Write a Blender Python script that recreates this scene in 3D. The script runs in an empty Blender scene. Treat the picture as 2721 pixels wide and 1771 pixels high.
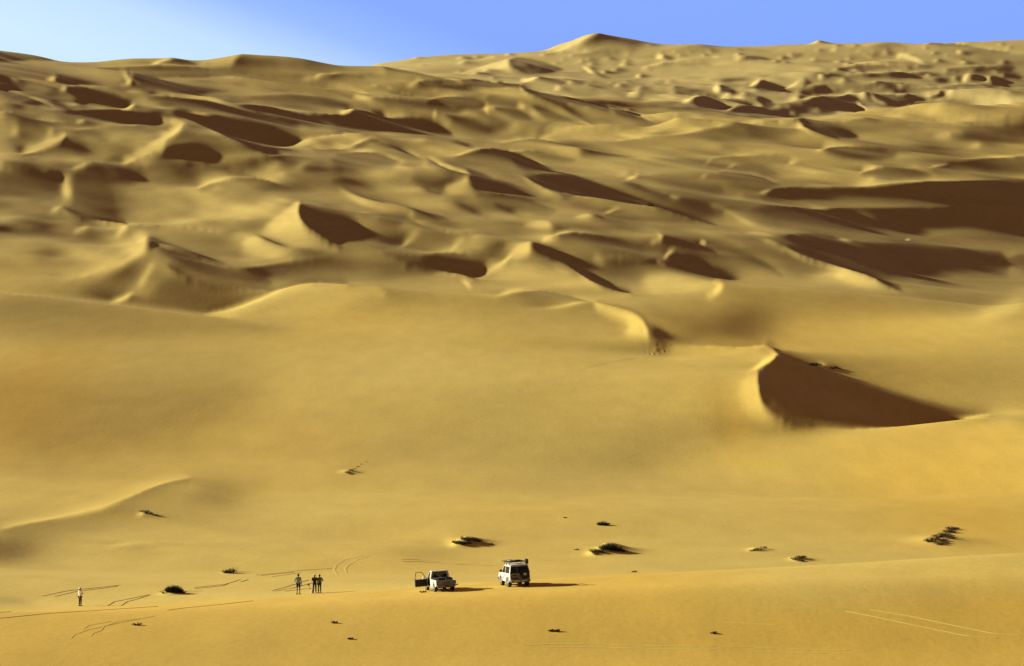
import bpy, bmesh, math, random
import numpy as np
from mathutils import Vector, Matrix
C = bpy.context.scene.collection
R = math.radians
# ------------------------------------------------------------------ camera, sky, sun, exposure
SUN_EL, SUN_AZ = 14.8, 28.0       # low sun from the left, somewhat beyond the scene
cam_d = bpy.data.cameras.new('camera'); cam = bpy.data.objects.new('camera', cam_d); C.objects.link(cam)
cam.location = (0, 0, 38.0); cam.rotation_euler = (R(90), 0, 0)
cam_d.sensor_width = 36; cam_d.lens = 36*7500/2721; cam_d.shift_y = -(885.5-250)/2721
cam_d.clip_start = .5; cam_d.clip_end = 30000
bpy.context.scene.camera = cam
w = bpy.data.worlds.new('World'); bpy.context.scene.world = w; w.use_nodes = True
nt = w.node_tree; N = nt.nodes; Lk = nt.links; N.clear()
out = N.new('ShaderNodeOutputWorld'); bg = N.new('ShaderNodeBackground'); Lk.new(bg.outputs[0], out.inputs[0])
sky = N.new('ShaderNodeTexSky'); sky.sky_type = 'NISHITA'; sky.sun_disc = False
sky.sun_elevation = R(SUN_EL); sky.sun_rotation = R(-90+SUN_AZ); sky.altitude = 0; sky.air_density = 1.0; sky.dust_density = 1.0
tc = N.new('ShaderNodeTexCoord'); sep = N.new('ShaderNodeSeparateXYZ'); Lk.new(tc.outputs['Generated'], sep.inputs[0])
def math_n(op, a, b=None, c=None):
    m = N.new('ShaderNodeMath'); m.operation = op
    for k, q in enumerate((a, b, c)):
        if q is None: continue
        if isinstance(q, (int, float)): m.inputs[k].default_value = q
        else: Lk.new(q, m.inputs[k])
    return m.outputs[0]
# pale glow low in the sky towards the sun, blue away from it, invented dim brown overhead to warm the shade
gl = math_n('ADD', math_n('MULTIPLY', sep.outputs[0], 1.0), math_n('MULTIPLY', sep.outputs[2], 2.9))
ramp = N.new('ShaderNodeValToRGB'); Lk.new(math_n('ADD', math_n('MULTIPLY', gl, 1.6), .5), ramp.inputs[0])
el = ramp.color_ramp.elements
SKY_L, SKY_R = (.33, .446, .54, 1), (.1175, .21, .54, 1)
el[0].position = .33; el[0].color = SKY_L; el[1].position = .575; el[1].color = SKY_R
e = el.new(.42); e.color = (.283, .403, .54, 1)
e = el.new(.50); e.color = (.159, .266, .54, 1)
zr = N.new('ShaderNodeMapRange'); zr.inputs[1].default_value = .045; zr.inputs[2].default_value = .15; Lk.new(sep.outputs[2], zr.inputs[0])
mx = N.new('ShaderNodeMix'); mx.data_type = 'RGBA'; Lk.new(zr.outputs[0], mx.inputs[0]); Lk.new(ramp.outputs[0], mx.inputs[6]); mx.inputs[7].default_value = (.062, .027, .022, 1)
# keep a part of the physical sky in it
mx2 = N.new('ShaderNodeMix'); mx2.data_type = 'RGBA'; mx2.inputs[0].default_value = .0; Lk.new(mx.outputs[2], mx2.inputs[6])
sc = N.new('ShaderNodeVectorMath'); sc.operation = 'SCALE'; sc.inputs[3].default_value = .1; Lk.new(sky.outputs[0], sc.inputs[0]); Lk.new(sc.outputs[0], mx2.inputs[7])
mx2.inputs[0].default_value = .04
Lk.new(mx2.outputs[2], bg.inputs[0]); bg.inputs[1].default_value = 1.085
sd = bpy.data.lights.new('sun', 'SUN'); so = bpy.data.objects.new('sun', sd); C.objects.link(so)
sd.energy = 5.0; sd.angle = R(1.2); sd.color = (1.0, .955, .72)
a = R(SUN_AZ); d = Vector((-math.cos(a)*math.cos(R(SUN_EL)), math.sin(a)*math.cos(R(SUN_EL)), math.sin(R(SUN_EL))))
so.rotation_euler = d.to_track_quat('Z', 'Y').to_euler()
vs = bpy.context.scene.view_settings; vs.view_transform = 'Standard'; vs.look = 'None'; vs.exposure = .80; vs.gamma = 1
# ------------------------------------------------------------------ helpers
def mat(name, col, rough=.8, metal=0, var=.0, scale=20, spec=.3, trans=0, bump=0):
    m = bpy.data.materials.new(name); m.use_nodes = True; t = m.node_tree; b = t.nodes['Principled BSDF']
    b.inputs['Roughness'].default_value = rough; b.inputs['Metallic'].default_value = metal
    b.inputs['Specular IOR Level'].default_value = spec; b.inputs['Transmission Weight'].default_value = trans
    tx = t.nodes.new('ShaderNodeTexCoord'); nz = t.nodes.new('ShaderNodeTexNoise'); nz.inputs['Scale'].default_value = scale; nz.inputs['Detail'].default_value = 4
    t.links.new(tx.outputs['Object'], nz.inputs['Vector'])
    mr = t.nodes.new('ShaderNodeMapRange'); mr.inputs[1].default_value = .3; mr.inputs[2].default_value = .7; mr.inputs[3].default_value = 1-var; mr.inputs[4].default_value = 1+var
    t.links.new(nz.outputs[0], mr.inputs[0])
    v = t.nodes.new('ShaderNodeVectorMath'); v.operation = 'SCALE'; v.inputs[0].default_value = col[:3]; t.links.new(mr.outputs[0], v.inputs[3])
    t.links.new(v.outputs[0], b.inputs['Base Color'])
    if bump:
        bn = t.nodes.new('ShaderNodeBump'); bn.inputs['Strength'].default_value = bump; bn.inputs['Distance'].default_value = .02
        t.links.new(nz.outputs[0], bn.inputs['Height']); t.links.new(bn.outputs[0], b.inputs['Normal'])
    return m
def tag(o, label=None, cat=None, group=None, kind=None):
    if label: o['label'] = label
    if cat: o['category'] = cat
    if group: o['group'] = group
    if kind: o['kind'] = kind
    return o
def link(name, me, m=None, parent=None):
    o = bpy.data.objects.new(name, me); C.objects.link(o)
    if m: me.materials.append(m)
    if parent: o.parent = parent
    return o
def empty(name, loc=(0, 0, 0)):
    o = bpy.data.objects.new(name, None); C.objects.link(o); o.location = loc; o.empty_display_size = .2; return o
class MB:
    def __init__(s): s.bm = bmesh.new()
    def box(s, x0, x1, y0, y1, z0, z1, bev=0):
        g = bmesh.ops.create_cube(s.bm, size=1, matrix=Matrix.Translation(((x0+x1)/2, (y0+y1)/2, (z0+z1)/2)) @ Matrix.Diagonal((x1-x0, y1-y0, z1-z0, 1)))
        if bev: bmesh.ops.bevel(s.bm, geom=[e for e in {e for v in g['verts'] for e in v.link_edges}], offset=bev, segments=2, affect='EDGES', clamp_overlap=True)
        return s
    def prof(s, pts, x0, x1, bev=0, axis='x'):
        """extrude a closed (y, z) outline from x0 to x1"""
        f = (lambda a, b, c: (a, b, c)) if axis == 'x' else (lambda a, b, c: (b, a, c))
        A = [s.bm.verts.new(f(x0, y, z)) for y, z in pts]; B = [s.bm.verts.new(f(x1, y, z)) for y, z in pts]
        n = len(pts); fs = [s.bm.faces.new(A[::-1]), s.bm.faces.new(B)]
        for k in range(n): fs.append(s.bm.faces.new((A[k], A[(k+1) % n], B[(k+1) % n], B[k])))
        if bev: bmesh.ops.bevel(s.bm, geom=[e for e in fs[0].edges]+[e for e in fs[1].edges], offset=bev, segments=2, affect='EDGES', clamp_overlap=True)
        return s
    def quad(s, a, b, c, d, t=.012):
        """thin plate through four points"""
        a, b, c, d = map(Vector, (a, b, c, d)); n = (b-a).cross(d-a).normalized()*t
        P = [s.bm.verts.new(p) for p in (a, b, c, d)]; Q = [s.bm.verts.new(p+n) for p in (a, b, c, d)]
        s.bm.faces.new(P[::-1]); s.bm.faces.new(Q)
        for k in range(4): s.bm.faces.new((P[k], P[(k+1) % 4], Q[(k+1) % 4], Q[k]))
        return s
    def tube(s, pts, r, n=8):
        rr = r if isinstance(r, (list, tuple)) else [r]*len(pts); rings = []
        pts = [Vector(p) for p in pts]
        for k, p in enumerate(pts):
            t = (pts[min(k+1, len(pts)-1)]-pts[max(k-1, 0)]).normalized()
            u = t.orthogonal().normalized() if k == 0 else (u-t*u.dot(t)).normalized()
            w_ = t.cross(u)
            rings.append([s.bm.verts.new(p+(u*math.cos(2*math.pi*i/n)+w_*math.sin(2*math.pi*i/n))*rr[k]) for i in range(n)])
        for a, b in zip(rings[:-1], rings[1:]):
            for i in range(n): s.bm.faces.new((a[i], a[(i+1) % n], b[(i+1) % n], b[i]))
        s.bm.faces.new(rings[0][::-1]); s.bm.faces.new(rings[-1]); return s
    def lathe(s, prof, c=(0, 0, 0), axis='x', n=28):
        """prof: (radius, along axis) pairs"""
        rings = []
        for r_, h in prof:
            ring = []
            for i in range(n):
                a_ = 2*math.pi*i/n; p = (h, r_*math.cos(a_), r_*math.sin(a_)) if axis == 'x' else (r_*math.cos(a_), h, r_*math.sin(a_)) if axis == 'y' else (r_*math.cos(a_), r_*math.sin(a_), h)
                ring.append(s.bm.verts.new(Vector(p)+Vector(c)))
            rings.append(ring)
        for a_, b in zip(rings[:-1], rings[1:]):
            for i in range(n): s.bm.faces.new((a_[i], a_[(i+1) % n], b[(i+1) % n], b[i]))
        s.bm.faces.new(rings[0][::-1]); s.bm.faces.new(rings[-1]); return s
    def build(s, name, m, parent=None, smooth=False):
        bmesh.ops.recalc_face_normals(s.bm, faces=s.bm.faces[:])
        me = bpy.data.meshes.new(name); s.bm.to_mesh(me); s.bm.free()
        if smooth: me.polygons.foreach_set('use_smooth', [True]*len(me.polygons))
        return link(name, me, m, parent)
STROKES = '''
P A -.3 60 (0,270),(440,280),(900,330),(1930,430),(2380,440),(2380,720),(1300,620),(1000,600),(700,690),(0,690)
L A -.75 2 12 (0,182),(60,187),(240,208),(330,240),(440,272) / (0,268),(200,268),(440,275)
P A .25 8 (560,272),(740,222),(830,222),(930,235),(1030,240),(1100,245),(985,300),(700,292)
P A .8 4 (1105,243),(1000,263),(930,298),(985,300),(1060,270)
P A -.65 6 (1105,247),(1200,265),(1300,318),(1180,315),(990,300),(1000,275),(1060,265)
P A .25 20 (1200,255),(1350,240),(1580,210),(1500,300),(1380,320),(1280,300)
P A -.6 14 (1500,225),(1600,208),(1800,207),(1920,230),(2080,275),(2330,360),(1900,350),(1700,352),(1540,345),(1440,330)
P A .15 10 (2090,272),(2300,274),(2380,290),(2380,380),(2330,350),(2180,310)
P A -.55 6 (620,310),(880,305),(1150,308),(1330,320),(1500,345),(1750,380),(1930,430),(1700,398),(1300,378),(1050,368),(870,338)
W A .9 13 (770,335),(815,370),(820,390),(780,408)
P A .1 20 (160,290),(620,315),(740,325),(800,370),(780,405),(600,390),(380,340)
P A -.85 8 (832,345),(900,350),(980,370),(1100,410),(1250,440),(1500,472),(1300,492),(1100,476),(960,452),(850,425),(826,390)
P A .85 5 (265,383),(345,340),(352,383)
P A -.75 6 (347,343),(400,350),(560,380),(700,412),(560,415),(430,410),(352,387)
P A -.65 12 (0,330),(60,350),(100,395),(0,398)
P A -.7 12 (0,400),(60,405),(110,440),(110,472),(0,458)
P A .8 5 (365,455),(390,425),(425,418),(405,458)
P A -.95 8 (427,420),(560,420),(700,450),(840,512),(845,535),(780,560),(700,550),(540,520),(412,485),(410,458)
W A .9 11 (790,570),(835,550),(848,528)
P A .1 20 (100,380),(250,390),(380,445),(370,470),(200,450)
G A .35 440 505 50 30 25
P A .55 12 (0,515),(60,530),(115,552),(60,562),(0,568)
P A .3 8 (440,543),(500,515),(560,530),(700,577),(560,577),(440,567)
P A -.55 8 (290,520),(400,530),(440,562),(420,577),(340,552)
P A -.05 14 (70,590),(200,540),(280,540),(430,600),(540,622),(500,655),(280,640),(100,598)
W A .95 11 (470,656),(520,652),(540,632)
P A -.85 8 (20,590),(100,600),(280,645),(480,662),(550,645),(720,690),(560,692),(240,692),(100,652)
P A -.85 10 (480,580),(700,575),(900,585),(1030,627),(940,670),(780,676),(640,652),(560,625)
P A .6 14 (1090,606),(1150,640),(1170,680),(1100,735),(1035,778),(1055,800),(1010,840),(900,885),(770,915),(700,900),(860,850),(1000,760),(1080,700),(1060,640)
W A 1 18 (1160,670),(1110,725),(1045,765)
W A 1 18 (1050,798),(1000,842),(900,885)
P A -.1 30 (440,715),(600,692),(940,675),(1060,700),(1000,760),(850,860),(640,890),(400,800)
P A -.5 20 (600,695),(940,678),(1040,690),(1000,755),(850,760),(680,740)
P A .7 10 (140,855),(280,770),(410,733),(422,750),(380,790),(280,838),(180,862)
P A .4 12 (0,600),(60,630),(160,660),(240,690),(300,700),(160,712),(60,690),(0,672)
P A .8 5 (278,747),(320,705),(340,700),(330,748)
P A .7 5 (50,737),(105,697),(118,737)
P A -.7 5 (107,697),(160,710),(245,747),(150,755),(120,740)
P A .4 12 (0,800),(60,790),(130,840),(60,850),(0,845)
W A -.9 5 (130,864),(280,842),(400,775)
W A -.9 5 (770,930),(900,892),(1058,805)
P A -.3 16 (1172,668),(1250,670),(1400,730),(1500,775),(1600,817),(1500,872),(1350,872),(1200,812),(1060,793),(1040,780),(1112,732)
P A -.95 8 (1100,604),(1200,608),(1330,604),(1400,610),(1700,682),(1900,737),(2000,742),(1850,790),(1750,802),(1600,792),(1480,752),(1400,702),(1165,642)
P A -.5 10 (1060,802),(1150,805),(1280,850),(1350,882),(1200,905),(1000,915),(830,920),(900,892)
P A .65 14 (1350,885),(1600,832),(1800,790),(1950,768),(1950,802),(1700,852),(1600,893),(1400,900)
W A -.9 4 (840,920),(1100,911),(1400,911),(1620,902),(1780,862),(1940,880)
P A -.9 8 (930,490),(1000,484),(1050,480),(1500,560),(1620,600),(1900,665),(1900,722),(1700,682),(1400,602),(1200,562),(1100,532)
P A .9 4 (985,480),(1010,460),(1052,468),(1000,487)
W A .65 7 (1120,480),(1250,500),(1450,547),(1530,570),(1610,592)
W A .8 7 (1180,580),(1240,592),(1340,602)
P A .15 10 (760,460),(860,430),(1000,463),(940,480),(830,480)
P A .1 12 (840,490),(930,500),(1060,560),(1100,590),(1000,600),(930,580),(850,540)
P A -.8 10 (1500,550),(1660,550),(1850,585),(2150,605),(2330,592),(2380,620),(2380,722),(2200,702),(1900,662),(1620,602)
P A -.05 14 (1270,382),(1400,370),(1700,400),(1930,430),(2100,470),(1900,485),(1500,465),(1350,430)
P A -.7 10 (1650,500),(1830,490),(2010,492),(2100,510),(2280,570),(2160,602),(1900,592),(1640,560),(1500,520)
W A .9 9 (2165,605),(2205,593),(2235,577)
P A .6 8 (2280,495),(2350,520),(2380,560),(2380,592),(2320,552)
P A -.6 8 (1780,357),(1990,365),(2100,400),(2340,432),(2150,410),(1930,385)
W A .9 6 (1880,367),(1985,377),(2015,355),(2080,350)
W A .7 7 (2060,440),(2180,435),(2330,482)
P B .9 5 (1200,207),(1400,157),(1630,88),(1655,80),(1560,142),(1460,187),(1380,207),(1300,217)
P B -.6 10 (1645,82),(1690,78),(1750,97),(1900,128),(2000,145),(2100,182),(1900,205),(1820,210),(1700,197),(1560,202),(1462,192),(1560,142)
P B -.45 6 (470,252),(700,222),(960,212),(1060,220),(900,242),(700,264),(500,267)
P B .7 5 (820,272),(950,242),(1000,235),(950,257)
P B .6 10 (720,362),(850,310),(1000,275),(1080,250),(1070,290),(1100,330),(1120,357),(1000,342),(900,342),(800,362)
P B -.75 9 (1082,255),(1130,238),(1250,260),(1350,290),(1450,330),(1350,347),(1280,362),(1180,362),(1117,332),(1072,287)
P B .95 5 (1130,387),(1282,362),(1230,417),(1150,417)
P B -.75 6 (1287,365),(1400,385),(1470,422),(1380,427),(1290,412),(1250,400)
W B .9 9 (1530,290),(1580,330),(1615,355)
P B -.45 8 (1590,290),(1650,340),(1750,387),(1680,392),(1610,355)
P B -.4 12 (1480,215),(1660,192),(1750,215),(1800,250),(1650,272),(1500,262)
W B .7 6 (1440,202),(1600,210),(1650,190)
P B .8 4 (1985,250),(2040,220),(2032,257)
P B -.7 4 (2040,220),(2135,252),(2060,264)
P B -.5 8 (2160,275),(2300,290),(2380,310),(2200,312),(2080,302)
P B .8 4 (1900,322),(1950,293),(1962,300),(1930,327)
P B -.5 5 (1952,296),(2065,327),(1980,332)
P B .9 3 (1868,367),(1900,350),(1893,372)
P B -.7 4 (1900,348),(2005,370),(1920,378)
P B -.7 4 (2190,333),(2275,362),(2210,364)
P B .7 4 (2165,358),(2195,333),(2200,364)
P B .9 4 (2055,414),(2085,378),(2090,415)
P B -.7 4 (2086,378),(2185,412),(2100,415)
P B -.6 4 (1772,413),(1865,442),(1790,442)
P B .7 4 (1720,442),(1778,410),(1780,442)
P B .7 4 (1350,462),(1390,430),(1400,462)
P B -.6 4 (1400,430),(1505,467),(1420,462)
P B -.6 10 (1880,450),(2010,470),(2060,522),(1940,502)
P B .6 6 (1800,512),(1882,450),(1888,500)
W B 1 9 (2180,532),(2240,515),(2258,492)
P B -.75 8 (2262,497),(2310,495),(2380,540),(2380,600),(2300,572),(2230,535)
P B -.5 8 (2150,455),(2280,445),(2380,482),(2250,482)
P B -.5 10 (1950,592),(2150,560),(2380,602),(2380,642),(2100,602)
P B .4 10 (1200,420),(1400,470),(1700,520),(1900,560),(1700,540),(1400,485)
P B -.75 8 (770,385),(830,380),(950,405),(1050,398),(1150,417),(1060,442),(900,442),(790,422)
P B -.9 8 (1150,420),(1250,450),(1320,485),(1450,540),(1500,590),(1640,682),(1560,662),(1350,562),(1200,492)
P B -.8 8 (1300,485),(1500,515),(1700,550),(1850,590),(1960,642),(1850,642),(1700,592),(1550,562),(1400,522)
P B .8 3 (1440,550),(1465,538),(1482,560)
P B .8 3 (1530,562),(1570,554),(1605,568)
P B .8 3 (1690,578),(1740,582),(1765,602)
P B .1 10 (1180,482),(1250,510),(1400,572),(1640,682),(1500,682),(1350,602),(1230,542)
P B -.9 8 (1200,540),(1280,560),(1420,612),(1640,680),(1400,682),(1290,642),(1240,582)
P B .4 8 (860,442),(1000,450),(1150,445),(1188,476),(1050,477),(900,472)
P B -.7 8 (497,395),(570,385),(700,420),(860,442),(800,457),(560,442),(500,417)
W B .9 9 (430,422),(485,412),(493,397)
P B -.5 8 (290,425),(500,432),(700,470),(540,477),(400,477),(320,452)
P B .6 7 (700,470),(800,497),(640,492),(550,517),(590,495)
P B -.8 12 (600,500),(720,490),(900,515),(930,560),(900,592),(760,587),(620,562),(560,532)
P B -.9 8 (200,505),(350,515),(560,542),(800,592),(760,602),(500,602),(350,577),(270,547)
P B .5 8 (60,502),(140,490),(270,560),(330,582),(240,582),(150,542)
W B .9 9 (0,602),(60,597),(80,577)
P B -.9 14 (82,580),(250,592),(330,640),(450,642),(600,652),(720,742),(600,752),(400,732),(100,722),(0,702),(0,612)
P B .5 8 (250,590),(400,590),(430,627),(330,632)
W B .9 9 (603,642),(610,610)
P B -.9 8 (640,620),(760,627),(860,652),(950,692),(1130,712),(980,757),(860,742),(740,702)
P B .7 6 (740,617),(800,590),(850,597),(780,622)
P B -.85 8 (840,600),(930,612),(1050,652),(1140,712),(1000,697),(900,652)
W B 1 9 (930,570),(945,610)
P B -.95 8 (960,560),(1080,562),(1180,592),(1240,650),(1230,677),(1120,662),(1010,622)
P B .8 6 (1110,562),(1150,532),(1190,557),(1170,590),(1130,572)
P B .1 10 (1190,562),(1250,622),(1330,682),(1240,682)
P B -.6 10 (990,757),(1140,717),(1350,682),(1480,682),(1350,732),(1240,757)
P B .9 6 (1270,757),(1400,710),(1600,685),(1840,680),(1950,680),(2050,650),(2130,617),(2160,650),(2100,720),(1900,760),(1760,777),(1500,797),(1380,782)
P B .5 8 (2130,617),(2200,622),(2280,640),(2380,648),(2380,702),(2200,732),(2060,740)
P B -.5 8 (1180,760),(1300,762),(1500,802),(1400,817),(1200,802)
P B -.2 20 (1870,762),(2380,715),(2380,800),(2200,822),(1900,792)
W B -.8 9 (690,767),(780,792),(870,820)
W B -.8 9 (250,772),(340,802),(420,842),(520,882)
P B .5 12 (0,762),(190,750),(100,802),(0,822)
P B -.55 22 (0,850),(150,838),(250,850),(380,902),(300,962),(150,1002),(0,992)
P B -.5 16 (740,872),(850,830),(950,815),(1100,845),(1180,880),(1280,930),(1360,952),(1200,982),(1000,987),(850,942),(650,892)
P B -.95 12 (1100,850),(1180,880),(1280,925),(1360,955),(1200,980),(1100,932)
P B -.6 8 (1110,843),(1230,840),(1350,870),(1500,897),(1350,905)
P B .65 8 (1200,832),(1400,815),(1492,813),(1548,870),(1500,887),(1400,882),(1300,847)
P B -.8 8 (1500,815),(1600,822),(1800,862),(1980,887),(1750,892),(1560,877)
P B -.85 8 (620,892),(700,900),(900,962),(1040,1042),(1280,1071),(1100,1071),(820,1002),(680,942)
P E .8 6 (560,50),(640,72),(680,117),(820,147),(800,168),(740,152),(620,112),(530,62)
P E .95 6 (655,262),(680,220),(780,180),(812,163),(816,200),(880,267),(780,272),(700,277)
P E -.9 8 (832,150),(900,165),(1050,182),(1200,252),(1320,297),(1250,292),(1100,267),(950,257),(830,202),(817,175)
P E .4 8 (1080,162),(1150,155),(1250,212),(1400,282),(1300,292),(1200,232)
P E -.95 7 (1170,162),(1300,140),(1450,142),(1600,190),(1800,262),(2000,332),(2380,462),(2380,480),(2150,402),(1950,352),(1800,332),(1600,292),(1430,282),(1330,262),(1250,212)
P E -.75 10 (1750,202),(1870,200),(2000,262),(2380,342),(2380,452),(2100,352),(1900,282)
P E -.65 10 (1830,187),(1920,160),(2100,150),(2300,202),(2380,220),(2380,332),(2100,272),(1950,212)
P E .8 4 (2078,292),(2120,286),(2172,302),(2130,310)
W E .8 10 (1800,192),(1850,180),(1888,162),(1880,142)
P E .15 16 (860,272),(1000,270),(1150,302),(1300,372),(1450,402),(1300,420),(1000,300)
P E -.2 20 (860,280),(1100,320),(1300,400),(1100,412),(800,400),(650,300)
W E -.7 22 (700,312),(830,372),(930,412)
W E -.7 22 (950,332),(1050,372),(1150,397)
P E .15 14 (1400,286),(1600,294),(1820,342),(1640,415),(1480,402),(1300,332)
G E -.3 1530 345 90 30 10
W E .75 9 (1650,412),(1750,372),(1812,342)
P E .3 12 (1830,345),(2000,372),(2300,452),(2380,482),(2380,562),(2100,502),(1900,482),(1680,422)
P E .85 5 (1460,432),(1570,395),(1610,412),(1600,432),(1560,437)
W E -.6 8 (1612,403),(1690,435)
P E .85 8 (1140,482),(1200,455),(1300,440),(1335,455),(1365,520),(1300,522),(1200,502)
P E -.65 7 (1332,450),(1420,480),(1500,507),(1400,522),(1355,492)
P E .9 5 (1270,582),(1310,542),(1352,535),(1350,572),(1300,587)
W E .7 7 (1350,540),(1400,520),(1480,510)
P E -.8 10 (1380,532),(1500,515),(1700,545),(1900,595),(1960,602),(2020,640),(1990,662),(1800,622),(1560,582),(1450,557)
P E .2 14 (1640,502),(1850,500),(1960,500),(2040,545),(1950,602),(1800,562),(1700,532)
W E 1 8 (1940,602),(2000,577),(2036,556),(2038,540),(2000,517)
P E -.95 6 (2044,528),(2100,540),(2250,582),(2380,622),(2380,657),(2250,612),(2130,592),(2020,574)
W E 1 8 (2295,575),(2312,590)
P E .3 10 (2150,600),(2250,630),(2380,680),(2380,765),(2300,720),(2150,662),(2080,655)
W E 1 9 (2140,612),(2080,652),(2062,685),(2030,690)
P E -.95 7 (2078,660),(2150,665),(2300,722),(2380,772),(2380,822),(2250,792),(2120,752),(2070,702)
P E -.65 10 (1700,680),(1800,685),(1900,702),(1970,717),(1900,747),(1780,742),(1700,712)
P E .75 8 (1600,672),(1650,665),(1680,702),(1700,742),(1640,732),(1590,702)
W E .9 8 (1990,690),(2045,715),(2075,740)
P E .4 14 (2070,747),(2200,792),(2380,832),(2380,912),(2200,902),(2000,842),(2010,782)
P E .85 7 (1190,577),(1215,568),(1205,602),(1215,652),(1150,707),(1060,707),(1090,662),(1130,622)
P E -.9 7 (1216,575),(1280,590),(1370,625),(1500,692),(1600,747),(1500,712),(1350,697),(1250,662),(1207,632)
P E .15 20 (240,622),(500,482),(860,532),(1000,547),(1080,562),(960,602),(850,642),(700,637),(500,657),(350,642)
W E .8 14 (370,622),(450,572),(510,505)
W E .7 12 (715,622),(780,565)
P E -.4 16 (950,592),(1080,562),(1060,642),(980,700),(900,690),(850,660)
P E -.6 10 (280,642),(400,662),(500,667),(680,657),(850,660),(960,672),(980,712),(900,797),(820,787),(700,777),(580,777),(440,737),(320,692)
P E -1 16 (420,700),(600,690),(850,700),(960,700),(900,797),(820,787),(700,777),(580,777),(440,737)
W E 1 11 (900,802),(980,747),(1040,712),(1090,662),(1180,582)
P E -.85 8 (230,427),(300,410),(400,420),(430,447),(400,487),(330,477),(260,452)
W E -.85 7 (140,397),(280,405),(450,440),(520,472)
P E -.6 9 (540,442),(650,450),(770,492),(870,527),(700,522),(600,492)
W E -.7 8 (410,352),(520,392),(620,432),(690,447)
W E -.75 7 (0,237),(130,292),(280,327),(400,352)
W E .4 16 (20,277),(150,335),(400,385)
P E .85 5 (420,417),(470,373),(478,432)
P E -.5 7 (475,380),(600,427),(680,452),(550,442),(490,432)
P E -.6 14 (0,182),(60,170),(200,232),(330,282),(150,272),(0,232)
W E -.7 14 (500,232),(600,267),(700,282)
P E -.5 14 (0,432),(100,482),(150,562),(240,602),(60,592),(0,562)
P E .25 12 (200,852),(400,802),(600,790),(740,780),(800,805),(820,850),(500,830)
W E .95 11 (785,822),(818,848),(828,862)
P E -.9 6 (740,783),(850,812),(900,842),(980,882),(1100,892),(960,872),(860,832),(800,800)
P E .2 20 (1020,712),(1300,690),(1500,792),(1800,902),(1700,962),(1500,942),(1300,902),(1100,882),(930,802)
P E .65 16 (1330,702),(1440,712),(1500,792),(1420,802),(1340,742)
P E -.95 7 (1320,693),(1450,705),(1580,742),(1660,832),(1800,892),(1850,902),(1700,882),(1600,832),(1500,762),(1420,712)
P E -.5 18 (1600,742),(1700,752),(1850,782),(1960,832),(1900,852),(1760,852),(1660,822)
P E -.55 12 (1000,932),(1100,892),(1250,890),(1400,912),(1520,952),(1500,967),(1380,990),(1250,995),(1150,962)
W E .5 14 (1000,922),(1100,885),(1200,880)
W E .45 8 (1250,999),(1400,990),(1520,960),(1620,965)
P E -.3 60 (1600,945),(1900,925),(2380,932),(2380,1190),(2150,1172),(1900,1052),(1720,992)
P E .95 14 (1700,985),(1760,997),(1850,1020),(1915,1065),(1948,1130),(1960,1190),(1780,1190),(1830,1100)
P D -.6 20 (0,112),(200,122),(400,137),(400,342),(200,347),(70,332),(0,292)
W D .9 10 (315,388),(385,360)
W D 1 7 (420,127),(500,107),(580,68)
W D -.9 5 (200,134),(400,139)
G D -.6 640 320 90 130 0
P D -.9 7 (600,70),(720,92),(850,122),(960,217),(880,202),(800,182),(700,120)
P D -.5 12 (850,112),(950,135),(1200,152),(1300,202),(1230,237),(1100,232),(960,217)
P D .2 20 (740,322),(850,192),(1000,225),(1300,262),(1700,292),(1880,332),(1650,482),(1500,502),(1200,482),(800,467)
W D .55 34 (1050,470),(1300,402),(1600,402),(1800,352)
P D 1 8 (1640,502),(1720,442),(1830,352),(1893,326),(1882,402),(1930,492),(2050,572),(2150,612),(1950,642),(1800,592),(1660,532)
P D -.85 16 (1908,326),(2000,340),(2130,382),(2250,432),(2300,512),(2250,572),(2100,572),(2000,522),(1920,442),(1888,392)
W D -.9 6 (1920,327),(2130,377),(2380,412)
P D .4 14 (330,392),(390,372),(540,442),(800,470),(800,492),(750,537),(600,542),(400,542),(200,562),(0,567),(0,442),(200,402)
W D .7 16 (440,532),(580,472)
W D .9 12 (740,532),(790,492)
P D -.3 18 (800,475),(1000,480),(1200,490),(1300,512),(1500,522),(1480,602),(1400,702),(1200,652),(1000,562),(920,537),(830,527)
P D .45 20 (1520,562),(1650,532),(1750,602),(1950,642),(1900,682),(1700,722),(1560,742),(1480,702)
W D -.7 10 (1600,525),(1700,572),(1850,622)
P D .3 16 (0,572),(400,547),(850,537),(850,622),(700,722),(500,802),(300,882),(100,912),(0,907)
P D 1 10 (820,535),(915,528),(922,592),(890,652),(800,692),(660,772),(500,812),(700,702),(850,602)
P D -.45 14 (1000,612),(1150,662),(1300,722),(1450,747),(1600,742),(1900,692),(2100,672),(2350,782),(2200,832),(2000,842),(1850,867),(1750,897),(1500,877),(1300,812),(1150,742),(1000,682)
P D -.95 16 (1000,622),(1200,692),(1450,757),(1600,762),(1700,802),(1760,892),(1500,872),(1300,812),(1100,722)
P D -1 5 (925,538),(1000,560),(1200,632),(1400,702),(1500,742),(1400,737),(1280,712),(1150,652),(1020,602),(960,642),(895,652),(922,602)
P D -.4 18 (900,660),(700,762),(480,852),(520,902),(700,952),(780,942),(850,852),(900,752)
G D -.5 690 895 110 40 0
W D 1 11 (690,962),(780,942),(850,892)
W D .5 22 (860,885),(930,780),(980,700)
P D -.45 26 (1050,792),(1300,842),(1500,882),(1740,902),(1650,972),(1400,1022),(1200,1012),(1000,992),(900,942)
W D .9 9 (1300,1028),(1450,1010),(1600,962),(1740,902),(1850,872),(2000,847)
P D .4 20 (1450,1042),(1700,912),(1900,862),(2200,852),(2380,862),(2380,952),(2100,1042),(1800,1072),(1640,1077)
P D -.5 40 (0,920),(300,932),(680,972),(1000,1002),(1300,1042),(1640,1082),(1500,1150),(1000,1190),(0,1190)
G D -.5 1650 1115 130 26 0
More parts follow.
